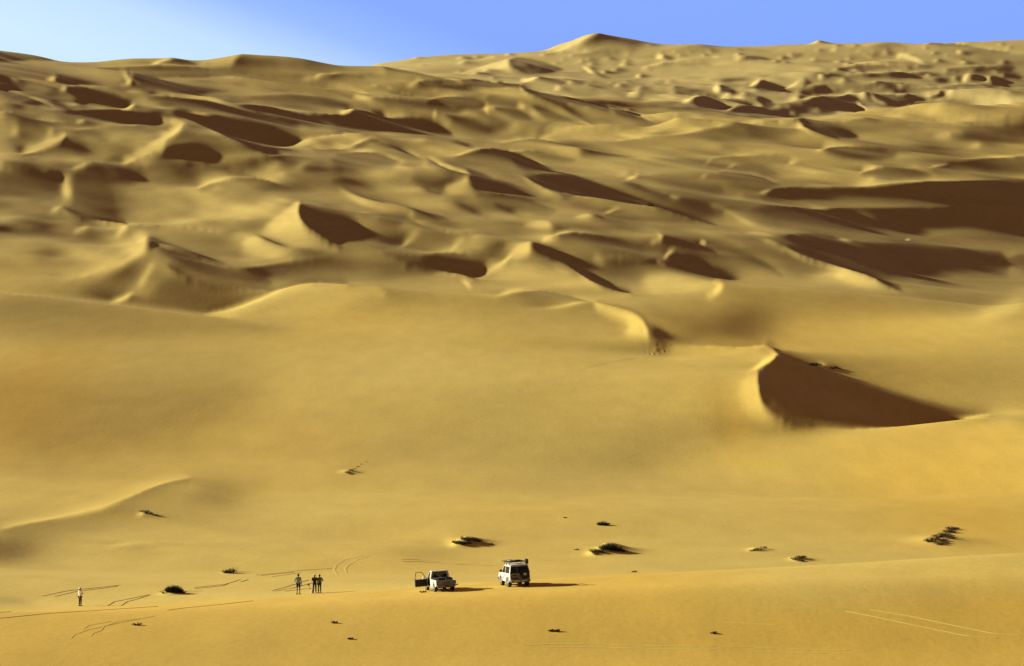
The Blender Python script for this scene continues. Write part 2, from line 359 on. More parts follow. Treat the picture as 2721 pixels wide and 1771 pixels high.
P C .15 30 (0,250),(600,260),(1200,300),(1000,400),(800,480),(300,480),(0,480)
P C -.45 8 (270,165),(400,152),(530,177),(700,187),(850,217),(600,217),(350,217),(150,202)
P C .8 4 (940,157),(1072,128),(1080,150),(1040,164)
P C -.6 4 (1077,130),(1180,150),(1330,157),(1100,167)
P C -.5 7 (1390,172),(1500,150),(1600,162),(1690,187),(1560,197),(1420,192)
P C -.5 7 (1750,167),(1790,150),(2000,162),(2100,192),(1900,192)
P C .8 4 (1130,207),(1197,183),(1190,207)
P C .8 4 (40,257),(90,220),(98,257)
P C -.7 4 (92,220),(200,262),(110,270)
P C -.5 7 (120,282),(300,270),(420,292),(250,312)
P C -.7 6 (590,252),(640,227),(760,250),(780,267),(640,270)
P C .7 4 (520,252),(590,235),(590,262)
P C .6 4 (1300,217),(1360,188),(1330,212)
P C .7 4 (1378,247),(1395,228),(1432,252)
P C -.5 7 (1000,277),(1100,258),(1200,277),(1100,292)
P C .7 6 (1540,242),(1620,215),(1700,247),(1755,282),(1740,297),(1640,262)
P C -.5 7 (1220,312),(1400,280),(1520,285),(1640,312),(1500,337),(1300,337),(1100,327)
P C -.6 7 (1250,372),(1400,347),(1750,335),(1760,382),(1600,397),(1400,392)
P C 1 4 (1068,387),(1085,353),(1112,392)
P C -.7 5 (1092,355),(1200,377),(1130,392)
P C .8 4 (1978,402),(2000,350),(2050,338),(2012,372),(2022,407)
P C -.7 6 (2052,343),(2150,370),(2120,412),(2030,402)
P C .7 4 (1938,217),(1970,196),(1985,224)
P C -.6 4 (1982,203),(2085,227),(2000,237)
P C .7 4 (2108,312),(2145,295),(2150,312)
P C -.7 6 (2160,300),(2300,290),(2340,332),(2200,332)
P C -.5 7 (1780,382),(1880,365),(1950,392),(1850,422)
P C -.55 8 (1360,422),(1500,402),(1700,430),(1900,442),(2000,472),(1950,492),(1700,472),(1500,452)
P C .8 4 (1558,405),(1615,430),(1612,452),(1580,442)
P C -.95 7 (960,512),(1100,490),(1250,478),(1330,502),(1400,582),(1230,577),(1100,582),(1020,552)
W C .8 10 (1310,512),(1360,562),(1390,582)
P C -.9 7 (1380,480),(1550,500),(1750,510),(1900,497),(1750,527),(1600,557),(1550,572),(1440,532)
W C .8 6 (1400,487),(1440,520),(1530,542)
P C -.7 7 (1000,442),(1100,415),(1200,450),(1240,472),(1100,477)
W C 1 7 (1240,472),(1300,462)
W C .7 5 (920,512),(1100,490),(1190,475)
P C -.7 7 (700,390),(780,400),(900,430),(880,452),(780,472),(700,472),(660,432)
W C 1 8 (630,442),(680,412),(708,387),(690,374)
P C -.55 7 (430,387),(560,380),(690,382),(640,402),(500,412)
P C 1 4 (398,457),(442,413),(460,472),(430,472)
P C -.9 5 (447,418),(520,440),(580,467),(470,477)
W C .9 9 (850,452),(920,422),(970,395)
P C -.6 6 (980,370),(1050,402),(1000,412)
P C -.85 6 (690,480),(780,510),(830,552),(740,552),(680,512)
P C .6 6 (640,482),(690,512),(740,552),(690,547)
P C -.7 7 (500,502),(600,495),(670,532),(650,552),(560,532)
P C -.9 6 (860,520),(930,520),(1000,572),(960,582),(900,552)
P C .3 10 (0,502),(150,480),(300,490),(270,532),(100,562),(0,562)
W C 1 10 (240,542),(280,520),(300,492)
P C -.8 8 (304,497),(370,495),(430,520),(440,572),(340,592),(290,562)
P C -.8 8 (440,622),(560,572),(640,560),(780,562),(870,582),(900,612),(700,627),(560,622)
W C 1 9 (490,597),(530,587),(560,562)
P C -.55 8 (0,612),(60,622),(120,647),(0,672)
P C .9 6 (0,682),(70,655),(130,625),(190,615),(230,640),(200,700),(60,740),(0,757)
P C .5 8 (190,615),(250,623),(420,645),(560,667),(400,692),(200,737),(150,720)
P C -.3 8 (430,647),(560,628),(700,635),(850,647),(700,642),(600,682)
P C .75 6 (890,642),(980,622),(1150,602),(1220,577),(1400,583),(1560,575),(1750,520),(1950,480),(1900,560),(1700,642),(1400,662),(1200,657),(1070,642),(1000,617)
P C .25 14 (1940,484),(2100,475),(2380,475),(2380,602),(2200,612),(1900,642),(1700,645)
W C -.9 5 (850,648),(920,643),(960,626),(1020,631),(1080,647),(1250,663)
P C -.95 7 (950,632),(1000,625),(1080,647),(1250,682),(1350,742),(1330,762),(1210,767),(1100,742),(1000,692)
P C -.5 10 (1100,657),(1400,667),(1650,652),(1800,652),(1800,702),(1600,717),(1400,712),(1250,682)
P C -.4 24 (580,702),(680,650),(750,640),(900,645),(960,692),(960,762),(800,792),(650,802)
P C -.8 16 (1950,642),(2100,617),(2250,608),(2380,610),(2380,777),(2200,777),(2080,767),(2000,742),(1930,682)
P C .6 6 (1780,732),(1850,715),(1917,710),(1920,737),(2000,747),(1850,762)
P C -.7 5 (1920,720),(2100,762),(2000,757)
P C -.7 12 (1110,837),(1200,807),(1340,812),(1500,842),(1600,862),(1550,912),(1250,922),(1150,882)
W C .7 6 (1060,842),(1100,832),(1140,812)
P C -.5 6 (430,822),(490,800),(600,832),(550,842)
P F .9 5 (488,132),(520,93),(572,88),(530,122)
P F -.7 9 (582,93),(640,92),(750,110),(830,152),(860,177),(700,152),(560,122)
W F .9 8 (885,93),(945,75)
P F -.45 10 (400,72),(520,40),(700,40),(850,72),(920,78),(800,112),(650,92)
W F .7 8 (330,182),(380,152)
W F .6 8 (360,100),(400,62)
P F -.6 8 (450,135),(520,140),(700,170),(860,232),(750,217),(600,202),(480,167)
W F .7 8 (1340,157),(1380,127),(1450,115)
P F -.5 12 (1390,142),(1500,115),(1640,115),(1800,150),(1720,202),(1550,217),(1420,172)
P F -.6 20 (1780,117),(1950,85),(2100,50),(2380,40),(2380,182),(2200,192),(2000,162),(1850,132)
W F -.8 4 (1800,115),(1955,82),(2060,57),(2200,47),(2380,37)
P F -.8 14 (870,240),(1300,240),(1500,228),(1850,202),(2380,200),(2380,352),(2200,342),(1900,372),(1700,370),(1300,362),(1100,370),(800,352),(700,302)
W F -.8 4 (700,287),(780,257),(870,238),(1050,243),(1200,245),(1330,238),(1500,228),(1700,218),(1850,198),(2380,198)
W F .9 7 (700,282),(790,250)
P F -.5 14 (1600,282),(1750,332),(1920,367),(1700,370)
P F -.55 14 (2080,222),(2200,302),(2380,372),(2300,352),(2150,302)
P F -1 10 (480,352),(700,350),(1000,370),(1300,370),(1900,377),(2100,345),(2380,360),(2380,602),(2200,572),(2000,532),(1800,540),(1660,562),(1600,577),(1280,572),(1180,557),(950,517),(760,502),(550,392)
W F -.6 26 (1290,372),(1450,462),(1640,560)
W F 1 7 (1620,575),(1665,560)
W F 1 5 (1190,558),(1300,573)
W F .3 5 (1450,577),(1600,577)
P F .7 4 (375,340),(430,338),(470,360),(510,385),(440,367)
W F .2 8 (480,375),(600,442),(700,492)
W F 0 9 (970,362),(1200,377)
P F -.5 12 (1700,562),(1900,532),(2100,540),(2380,602),(2380,655),(2100,622),(1850,592)
P F -1 8 (750,532),(830,540),(950,520),(1100,525),(1280,577),(1650,577),(1750,592),(2100,627),(2280,650),(2290,800),(2270,822),(1900,812),(1780,812),(1540,862),(1400,792),(1200,742),(1000,682),(880,622),(740,552)
W F -.75 26 (900,562),(1100,642),(1400,782)
P F -.5 10 (1780,815),(1900,812),(2270,825),(2380,832),(2380,917),(1600,892),(1540,852)
P F -.65 12 (2270,652),(2380,662),(2380,832),(2290,802)
W F .5 8 (600,522),(700,522),(820,547)
P F .25 14 (0,350),(30,345),(200,402),(350,457),(500,492),(620,542),(740,592),(850,632),(700,602),(560,562),(350,562),(200,542),(0,482)
W F .9 12 (690,557),(800,585),(868,610),(850,628)
W F 1 7 (340,588),(358,574)
P F -.9 8 (80,530),(200,552),(320,592),(500,612),(650,652),(780,722),(900,827),(700,742),(500,662),(300,612),(100,572)
P F -.55 10 (560,560),(740,602),(1000,682),(1200,752),(1010,837),(900,827),(780,722),(620,642)
P F .3 12 (140,602),(300,632),(500,692),(700,762),(890,822),(720,812),(620,792),(450,742),(250,682),(150,652)
P F -.9 8 (120,655),(200,662),(400,722),(560,782),(620,812),(470,832),(330,802),(200,752),(120,702)
P F .4 14 (130,752),(300,802),(460,837),(430,912),(300,932),(0,932),(0,782)
W F 1 20 (440,832),(460,870),(400,912)
P F .9 7 (1150,802),(1230,765),(1310,765),(1420,802),(1500,852),(1535,887),(1400,882),(1280,862)
P F -.15 60 (480,850),(1000,845),(1600,905),(2380,925),(2380,1190),(200,1190)
G F -.5 600 1110 110 70 0
W F .35 60 (2000,1110),(2480,900)
P I -1 4 (0,15),(60,40),(180,97),(350,167),(120,177),(60,167),(20,122),(0,62)
P I -.3 40 (350,120),(600,20),(700,60),(650,150),(500,165)
W I .8 22 (120,215),(400,205),(700,190),(770,200)
P I .4 14 (100,182),(400,172),(700,165),(740,162),(800,202),(815,227),(700,292),(560,372),(650,302),(700,262),(400,252),(120,282)
W I .9 14 (810,222),(720,280),(640,330)
P I .55 20 (530,412),(692,310),(697,452),(728,562),(850,652),(900,692),(760,682),(600,602)
G I -.2 450 560 60 130 0
P I -1.1 4 (818,198),(870,220),(1000,267),(1200,342),(1500,432),(1800,522),(2160,597),(1800,647),(1400,682),(1150,692),(950,682),(850,642),(770,592),(722,532),(697,432),(697,322),(722,290),(785,258)
P I .4 90 (900,702),(1400,695),(2380,590),(2380,1190),(1400,1190),(1000,902)
P G -.34 500 (0,100),(2000,120),(1700,900),(0,1300)
P I .3 300 (0,705),(2380,640),(2380,1190),(0,1190)
G G -.3 120 600 200 200 0
G J -.6 0 440 160 60 0
G J -.4 80 262 110 10 0
P I -1.1 5 (1480,430),(1800,516),(2200,590),(2330,603),(2160,606),(1800,648),(1500,670)
W J .5 6 (660,430),(820,410),(960,408),(1100,425)
P J -.5 6 (620,472),(800,430),(1000,425),(1130,437),(1000,452),(880,467),(760,462)
P J -.6 14 (0,742),(100,752),(220,790),(330,817),(100,822),(0,812)
G K -.35 540 480 180 45 0
G K .3 500 360 230 35 0
G K .9 700 400 25 15 0
G K .7 1590 470 25 12 0
G J -.55 1350 110 170 80 0
G J -.4 1000 190 260 60 0
G J -.4 400 300 300 45 0
G J -.8 0 455 190 60 0
P D -.5 30 (455,120),(580,72),(650,90),(700,202),(730,322),(770,467),(600,442),(480,412),(390,372),(402,342),(450,332)
W D .7 26 (428,130),(415,250),(425,330)
W J .4 18 (310,263),(500,219),(650,185),(800,135)
C J -.55 170 .25 90 (0,330),(150,290),(330,262),(500,220),(650,185),(800,130),(950,62),(1080,20),(1200,0)
C I -1.1 110 .6 70 (2160,597),(1800,647),(1400,682),(1150,692),(950,682),(850,640),(770,590),(722,532),(697,432),(697,322)
C I -1.1 40 .7 60 (722,290),(785,258),(818,220)
C A -.6 55 .1 20 (620,308),(880,303),(1150,306),(1330,318),(1500,343),(1750,378),(1930,424)
C A -.5 45 0 50 (2200,500),(1930,428),(1700,398),(1400,368),(1270,382),(1000,370)
C A -.9 90 .3 22 (430,420),(560,420),(700,448),(845,512)
C A -.85 85 0 20 (480,578),(700,573),(900,583),(1030,625)
C A -.85 50 .1 20 (20,590),(100,600),(280,645),(480,660),(620,685),(720,687)
C A -.95 95 0 40 (1690,815),(1600,815),(1450,760),(1330,700),(1200,640),(1090,605)
C A -.35 55 1 60 (770,928),(900,885),(1000,842),(1055,800),(1035,778),(1110,730),(1165,665)
C A -.5 30 .9 60 (140,858),(280,835),(380,790),(420,735)
C A -.5 80 .5 40 (840,918),(1100,908),(1400,908),(1620,898),(1780,858),(1940,878),(2100,905)
C A -.5 60 .1 20 (1050,800),(1150,803),(1280,848),(1350,880)
C A -.5 70 .1 15 (440,715),(600,690),(940,672)
C A -.6 30 .5 45 (2300,725),(2150,728),(2000,740),(1850,790),(1750,800)
C A -.5 45 .5 30 (1970,815),(2060,825),(2190,818),(2330,770)
C A -.8 100 .1 20 (1500,550),(1650,550),(1850,585),(2150,605)
C A -.5 40 .3 20 (2060,440),(2180,432),(2330,480)
C A -.8 60 0 20 (820,330),(830,380),(960,450),(1100,480)
C A -.8 50 .1 20 (930,490),(1050,478),(1300,520),(1620,598),(1900,665)
C A -.5 40 .3 20 (2080,350),(2200,348),(2330,360)
C A -.6 40 .2 20 (110,375),(250,400),(400,440)
C A -.5 50 .3 25 (0,455),(110,470),(250,520),(340,560)
C B -.5 35 .1 15 (280,300),(430,322),(640,375),(760,395)
C B -.75 45 .3 20 (770,385),(850,380),(950,402),(1050,398),(1150,415),(1250,460),(1400,490),(1600,530),(1800,580),(1960,635),(2060,645)
C B -.45 35 .3 15 (190,425),(290,422),(360,470),(480,480)
C B -.65 45 .2 15 (500,395),(570,385),(700,420),(860,440)
C B -.95 60 .4 35 (1640,682),(1450,600),(1300,520),(1180,470),(1150,430)
C B -.9 75 .3 20 (200,500),(350,512),(560,540),(800,590)
C B -.75 75 .4 25 (550,535),(620,500),(720,488),(900,513),(940,560)
C B -.9 95 .4 25 (80,578),(250,590),(330,640),(450,630),(560,640),(620,660),(720,740)
C B -.6 45 .95 70 (2130,617),(2050,650),(1950,680),(1840,680),(1600,685),(1400,710),(1270,755)
C B -.5 40 .6 50 (2380,650),(2250,640),(2130,617)
C B -.35 50 .5 45 (1760,775),(1900,757),(2100,745),(2250,728),(2380,705)
C B -.8 110 .2 22 (740,870),(850,830),(950,815),(1100,845),(1180,880),(1280,930),(1360,950)
C B -.5 45 .2 20 (1110,845),(1230,840),(1350,870),(1500,895)
C B -.6 110 .1 25 (0,850),(150,838),(250,850),(380,900)
C B -.45 50 .6 30 (60,815),(190,755),(250,770),(420,840),(520,880)
C B -.35 60 .2 20 (1000,800),(1180,760),(1300,762),(1500,800)
W B .4 13 (1180,555),(1250,620),(1320,680)
W B .35 12 (950,600),(1010,620),(1120,665)
C C -.3 60 .6 50 (0,755),(200,735),(430,690),(560,662)
C C -.35 70 .3 20 (580,655),(680,648),(750,640),(900,645)
C C -.6 75 .55 50 (950,625),(1000,622),(1080,645),(1250,660),(1400,658),(1750,645),(1950,635),(2100,615),(2250,608),(2380,612)
C C -.95 60 .4 45 (1210,768),(1100,740),(1000,690),(955,640)
C C -.7 85 .3 25 (1100,835),(1140,815),(1220,805),(1350,815),(1500,840)
C C -.95 85 .3 20 (960,510),(1100,490),(1250,478),(1330,500)
C C -.7 50 .3 20 (1380,480),(1550,500),(1750,508),(1900,495)
C C -.6 40 .3 20 (1250,370),(1400,345),(1600,340),(1760,335)
C C -.5 40 .3 20 (1360,420),(1500,402),(1700,430),(1950,445)
C C -.6 40 .4 20 (1000,440),(1100,412),(1200,450)
C C -.7 50 .4 20 (700,390),(780,398),(900,430)
C C -.7 45 .3 20 (480,500),(600,493),(670,530)
C C -.5 35 .3 18 (1220,312),(1400,280),(1520,285),(1640,310)
C C -.45 30 .3 15 (0,300),(120,282),(300,268),(420,290)
C C -.5 40 .3 18 (1750,165),(1790,148),(2000,160),(2100,190),(2300,210)
C C -.5 50 .2 18 (1900,310),(2160,300),(2300,330),(2380,360)
C C -.45 40 .3 18 (1900,420),(2100,400),(2250,440),(2380,460)
C F -.55 55 .3 25 (400,60),(520,35),(700,35),(870,45),(940,70)
C F -.65 65 .3 20 (450,135),(520,138),(700,165),(860,230)
C F -.55 75 .4 25 (1340,155),(1380,125),(1500,112),(1640,112),(1800,150)
C F -.65 95 .3 30 (1790,115),(1955,80),(2060,55),(2200,45),(2380,35)
C F -.9 95 .2 30 (700,285),(780,255),(870,235),(1050,240),(1330,235),(1700,215),(1850,195),(2380,195)
C F -1 100 -.4 30 (700,340),(1000,368),(1500,370),(1900,372),(1960,350),(2100,345),(2380,365)
C F -1 70 .5 35 (1600,890),(1500,855),(1420,800),(1310,765),(1200,735),(1000,680),(870,612)
C D -.7 150 .4 20 (0,110),(200,128),(400,133)
C D -.9 60 .3 20 (580,68),(720,90),(850,110),(950,130)
C D -.85 75 .6 45 (800,468),(650,455),(540,440),(460,410),(390,360)
C D -.4 45 .3 20 (800,472),(1000,480),(1200,490),(1300,512),(1500,518)
C D -.6 90 .4 35 (1000,605),(1150,655),(1300,715),(1450,745),(1600,742),(1900,690),(2100,668)
C D -1 60 .15 45 (1740,898),(1500,885),(1300,850),(1150,800),(1050,740)
C D -.6 60 .7 70 (2200,838),(2000,840),(1850,865),(1740,900),(1600,960),(1450,1010),(1300,1028)
C D -.5 110 .15 20 (0,908),(300,930),(680,970),(1000,1002),(1300,1040),(1640,1080)
C D -.9 90 1 70 (2150,612),(2050,570),(1930,490),(1880,400),(1893,328)
C D -.5 35 .2 20 (1920,328),(2130,378),(2380,405)
C D -.45 65 .4 25 (1250,240),(1350,200),(1500,172),(1640,172),(1860,238)
C D -.55 45 .2 20 (1150,150),(1300,110),(1400,103),(1480,140),(1620,170)
C D -.3 50 .5 60 (500,810),(660,770),(800,690),(890,650),(922,592)
C E -.5 100 .2 20 (860,268),(1000,268),(1150,300),(1380,372)
C E -.95 60 .6 50 (1430,280),(1330,255),(1250,212),(1170,160)
C E -.95 50 .5 50 (2380,475),(2000,360),(1830,340),(1600,290),(1430,280)
C E -.75 75 .3 25 (1380,530),(1500,513),(1700,543),(1900,595),(1960,603)
C E -.95 40 .5 45 (2380,655),(2250,612),(2130,590),(2020,572)
C E -.85 60 .4 25 (2080,655),(2200,665),(2380,760)
C E -.6 75 .5 35 (280,635),(420,655),(500,662),(650,640),(780,650),(960,665)
C E -.95 60 .35 45 (860,815),(780,785),(700,775),(580,775),(450,740),(350,700)
C E -.3 60 .95 100 (1960,1190),(1950,1130),(1920,1070),(1850,1020),(1760,997),(1620,960)
C E -.95 60 .35 55 (1850,905),(1700,880),(1600,830),(1500,762),(1420,712),(1320,693)
C E -.55 35 .5 40 (690,447),(520,390),(400,350),(280,325),(130,290),(0,235)
C E -.65 55 .3 30 (140,395),(300,405),(450,435),(560,490),(700,520),(870,525)
C E -.8 60 .6 40 (560,45),(680,112),(820,145)
C E -.5 50 .2 25 (1000,925),(1100,888),(1250,885),(1400,905),(1620,962)
C E -.6 40 .5 30 (1690,678),(1800,682),(1900,700),(1990,690)
C I -.4 70 .75 50 (735,161),(600,172),(400,170),(120,177)
C I -.5 60 .6 40 (818,220),(790,180),(740,160)
G H -.1 750 680 550 70 -22
G H -.1 1500 950 400 60 -10
G H .14 500 130 260 120 0
G H .12 300 380 500 50 -18
G G -.14 900 900 500 50 -18
G L -.15 1500 700 500 60 0
G G -.5 550 40 480 70 0
G G -.3 900 20 500 60 0
G G -.3 150 420 300 160 0
W D .95 26 (640,775),(800,690),(885,650),(915,600),(905,545)
W D .5 40 (560,800),(750,700),(880,600)
G F -.7 600 1080 160 70 0
G I -.5 300 110 120 40 0
G I .35 1900 60 500 60 0
'''

FPX, VH, HC, UC = 7500.0, 250.0, 38.0, 1360.5
TILE = dict(A=(0,50),B=(900,50),C=(1721,50),D=(0,400),E=(900,400),F=(1721,400),G=(0,850),H=(900,850),I=(1721,850),J=(0,1271),K=(900,1271),L=(1721,1271))
def gsm(Z, s, ax):
    r = int(3*s)+1; k = np.exp(-.5*(np.arange(-r, r+1)/s)**2); k /= k.sum()
    Z = np.moveaxis(Z, ax, 0); P = np.concatenate([np.repeat(Z[:1], r, 0), Z, np.repeat(Z[-1:], r, 0)])
    o = np.zeros_like(Z)
    for a, w in enumerate(k): o += w*P[a:a+len(Z)]
    return np.moveaxis(o, 0, ax)
def sstep(t):
    t = np.clip(t, 0, 1); return t*t*(3-2*t)
def seg_dist(X, Y, P):
    d = np.full(X.shape, 1e9)
    for (ax, ay), (bx, by) in zip(P[:-1], P[1:]):
        vx, vy = bx-ax, by-ay; L = vx*vx+vy*vy+1e-9
        t = np.clip(((X-ax)*vx+(Y-ay)*vy)/L, 0, 1)
        d = np.minimum(d, (X-ax-t*vx)**2+(Y-ay-t*vy)**2)
    return np.sqrt(d)
def inside(X, Y, P):
    c = np.zeros(X.shape, bool); n = len(P)
    for k in range(n):
        (ax, ay), (bx, by) = P[k], P[(k+1) % n]
        if ay == by: continue
        c ^= ((ay > Y) != (by > Y)) & (X < (bx-ax)*(Y-ay)/(by-ay)+ax)
    return c
def round_pts(P, closed=False, n=2):
    P = [tuple(map(float, p)) for p in P]
    for _ in range(n):
        Q = []
        m = len(P)
        if not closed: Q.append(P[0])
        for k in range(m if closed else m-1):
            a, b = P[k], P[(k+1) % m]
            Q.append((.75*a[0]+.25*b[0], .75*a[1]+.25*b[1])); Q.append((.25*a[0]+.75*b[0], .25*a[1]+.75*b[1]))
        if not closed: Q.append(P[-1])
        P = Q
    return P
S = 2.0                                   # tone map at half the photo's pixels
TW, TH = 1362, 887
def tone_map(text):
    T = np.zeros((TH, TW), np.float32)
    gy, gx = np.mgrid[0:TH, 0:TW]
    gx = gx*S; gy = gy*S
    T[:] = np.interp(gy, [0, 250, 420, 700, 900, 1771], [-.12, -.1, -.08, -.08, .02, .02])
    lines = [l.split('#')[0].strip() for l in text.splitlines()]; lines = [l for l in lines if l]
    rr = np.random.default_rng(21); small = []
    def ftxt(P): return ','.join('(%.1f,%.1f)' % ((x_-0)*2.38, (y_-50)*2.38) for x_, y_ in P)
    for _ in range(420):
        far_ = rr.random() < .8
        if far_: x_ = rr.uniform(1080, 2740); y_ = rr.uniform(118, 300); w_ = np.interp(y_, [118, 300], [9, 36])*rr.uniform(.6, 1.5); w_ *= 1.25; h_ = w_*.22; am = 1.
        else: x_ = rr.uniform(-20, 2740); y_ = rr.uniform(160, 560); w_ = np.interp(y_, [160, 560], [24, 75])*rr.uniform(.6, 1.4); h_ = w_*.22; am = .5
        if far_ and y_ > np.interp(x_, [1080, 1300, 1650, 2000, 2300, 2721], [150, 215, 270, 300, 290, 240]): continue
        k_ = rr.uniform(-.3, .5)
        small.append('P A %.2f %.1f ' % (.85*am*rr.uniform(.5, 1), w_*.5)+ftxt([(x_-w_*.9, y_+h_*.7), (x_-w_*.35, y_-h_*.2), (x_, y_-h_), (x_+w_*.06, y_), (x_-w_*.1, y_+h_*.8)]))
        small.append('P A %.2f %.1f ' % (-.95*am*rr.uniform(.6, 1), w_*.5)+ftxt([(x_, y_-h_), (x_+w_*.6, y_-h_*.75), (x_+w_*1.3, y_+h_*(.1+k_)), (x_+w_*1.9, y_+h_*(.7+k_)), (x_+w_, y_+h_*.85), (x_+w_*.1, y_+h_*.5)]))
    order = small+[l for l in lines if l[0] in 'PGL']+['BLUR']+[l for l in lines if l[0] == 'C']+[l for l in lines if l[0] == 'W']
    for ln in order:
        if ln == 'BLUR':
            a1 = gsm(gsm(T, 1.5, 0), 2.0, 1); a2 = gsm(gsm(T, 3.2, 0), 4.5, 1); a3 = gsm(gsm(T, 5.5, 0), 8, 1)
            f1 = sstep((gy-150)/250); f2 = sstep((gy-400)/400)
            T[:] = .35*T+.65*((a1*(1-f1)+a2*f1)*(1-f2)+a3*f2); continue
        q = ln.split()
        ox, oy = TILE[q[1]]; val = float(q[2]); k = q[0]
        cv = lambda s: [(ox+float(a)/2.38, oy+float(b)/2.38) for a, b in (t.split(',') for t in s.strip('()').split('),('))]
        if k == 'G':
            cx, cy, rx, ry, ro = map(float, q[3:8])
            cx = ox+cx/2.38; cy = oy+cy/2.38; rx /= 2.38; ry /= 2.38; a = math.radians(ro)
            X = gx-cx; Y = gy-cy
            al = np.exp(-.5*(((X*math.cos(a)+Y*math.sin(a))/rx)**2+((-X*math.sin(a)+Y*math.cos(a))/ry)**2))
            T += (val-T)*al*min(1, abs(val)*1.2+.4); continue
        if k == 'C':
            vd, wd, vb, wb = [float(z_) for z_ in q[2:6]]; pts = round_pts(cv(q[6]), n=1); wd /= 2.38; wb /= 2.38; m = max(wd, wb)+2
            xs = [p[0] for p in pts]; ys = [p[1] for p in pts]
            i0, i1 = max(0, int((min(xs)-m)/S)), min(TW, int((max(xs)+m)/S)+2)
            j0, j1 = max(0, int((min(ys)-m)/S)), min(TH, int((max(ys)+m)/S)+2)
            if i1 <= i0 or j1 <= j0: continue
            X = gx[j0:j1, i0:i1]; Y = gy[j0:j1, i0:i1]; best = np.full(X.shape, 1e9); side = np.zeros(X.shape); tt = np.zeros(X.shape); tot = 0; n_ = len(pts)-1
            for si, ((ax, ay), (bx, by)) in enumerate(zip(pts[:-1], pts[1:])):
                vx, vy = bx-ax, by-ay; L = vx*vx+vy*vy+1e-9; t_ = np.clip(((X-ax)*vx+(Y-ay)*vy)/L, 0, 1)
                d_ = (X-ax-t_*vx)**2+(Y-ay-t_*vy)**2; mk = d_ < best
                best = np.where(mk, d_, best); side = np.where(mk, vx*(Y-ay)-vy*(X-ax), side); tt = np.where(mk, (si+t_)/n_, tt)
            d_ = np.sqrt(best); tp = np.sqrt(np.clip(np.minimum(tt, 1-tt)*5, 0, 1))
            t = T[j0:j1, i0:i1]
            if wd > 0: al = np.where(side > 0, np.clip(1-d_/(wd*(.3+.7*tp)), 0, 1)**1.2, 0)*(.4+.6*tp); t += (vd-t)*al
            if wb > 0: al = np.where(side <= 0, np.clip(1-d_/(wb*(.3+.7*tp)), 0, 1)**1.2, 0)*(.4+.6*tp); t += (vb-t)*al
            continue
        if k == 'P': pts = [(x+(-80 if abs(x) < 1 else 80 if x > 2720 else -25 if abs(x-900) < 1 or abs(x-1721) < 1 else 25 if abs(x-1000) < 1 or abs(x-1900) < 1 else 0), y) for x, y in cv(q[4])]; sc = float(q[3])/2.38; m = 0
        elif k == 'W': pts = round_pts(cv(q[4])); w = float(q[3])/2.38; m = w*2.5
        elif k == 'L': sc = float(q[3])/2.38; sf = float(q[4])/2.38; c = cv(q[5]); f = cv(q[7]); pts = c+f[::-1]; m = 0
        xs = [p[0] for p in pts]; ys = [p[1] for p in pts]
        m += 1
        i0, i1 = max(0, int((min(xs)-m)/S)), min(TW, int((max(xs)+m)/S)+2)
        j0, j1 = max(0, int((min(ys)-m)/S)), min(TH, int((max(ys)+m)/S)+2)
        X = gx[j0:j1, i0:i1]; Y = gy[j0:j1, i0:i1]
        if k == 'W':
            e0 = np.hypot(X-pts[0][0], Y-pts[0][1]); e1 = np.hypot(X-pts[-1][0], Y-pts[-1][1]); ln_ = sum(math.dist(a_, b_) for a_, b_ in zip(pts[:-1], pts[1:]))
            al = .9*np.exp(-(seg_dist(X, Y, pts)/w)**2)*np.clip((np.minimum(e0, e1)+w*.3)/(.35*ln_), 0, 1)
        else:
            if k == 'P':
                R = round_pts(pts, True, 1)
                ins = inside(X, Y, R); d = seg_dist(X, Y, R+[R[0]])
                d = np.where(ins, d, -d); s = max(sc, 1.2)
                al = sstep((d+.35*s)/s/1.2)
                ar = .5*abs(sum(a[0]*b[1]-b[0]*a[1] for a, b in zip(R, R[1:]+R[:1])))
                sg = 1 if sum(a[0]*b[1]-b[0]*a[1] for a, b in zip(R, R[1:]+R[:1])) > 0 else -1
                wx, wy = (.25, .97) if val < 0 else (-.75, .66)
                soft = []; thick = math.sqrt(ar)*.35
                for a, b in zip(R, R[1:]+R[:1]):
                    nx, ny = sg*(b[1]-a[1]), -sg*(b[0]-a[0]); l = math.hypot(nx, ny)+1e-9
                    if (nx*wx+ny*wy)/l > .35: soft.append((a, b))
                if soft and S2 > 0:
                    ds = np.full(X.shape, 1e9)
                    for a, b in soft: ds = np.minimum(ds, seg_dist(X, Y, [a, b]))
                    k2 = S2*thick*(1.3 if val > -.7 else .7)
                    al = al*(.25+.75*sstep((ds+.1*k2)/k2)) if val < -.7 else al*sstep((ds+.15*k2)/k2)
            else:
                ins = inside(X, Y, pts); al = sstep(seg_dist(X, Y, c)/max(sc, 1))*sstep(seg_dist(X, Y, f)/sf)*ins
        t = T[j0:j1, i0:i1]; t += (val-t)*al
    T -= .27*sstep((gy-120)/60)*sstep((760-gy)/60)
    # small unnamed ridges running from upper left to lower right
    r = np.random.default_rng(11); N = np.zeros_like(T)
    Yp = np.log(np.maximum(gy-40, 20))*1.0
    for (fx, fy, am) in ((95., .085, 1.), (45., .05, .8), (24., .028, .45)):
        sc_ = np.clip((gy-20)/430, .22, 2)
        a_ = gx/fx/np.clip(np.exp(Yp)/430, .2, 2)*.55
        b_ = (Yp-.00009*gx*(430/np.maximum(gy-20, 60)))/fy
        gi = r.standard_normal((400, 400)); ai = (a_-a_.min()) % 398; bi = (b_-b_.min()) % 398
        i0, j0 = ai.astype(int), bi.astype(int); fa, fb = sstep(ai-i0), sstep(bi-j0)
        N += am*(gi[j0, i0]*(1-fa)*(1-fb)+gi[j0, i0+1]*fa*(1-fb)+gi[j0+1, i0]*(1-fa)*fb+gi[j0+1, i0+1]*fa*fb)
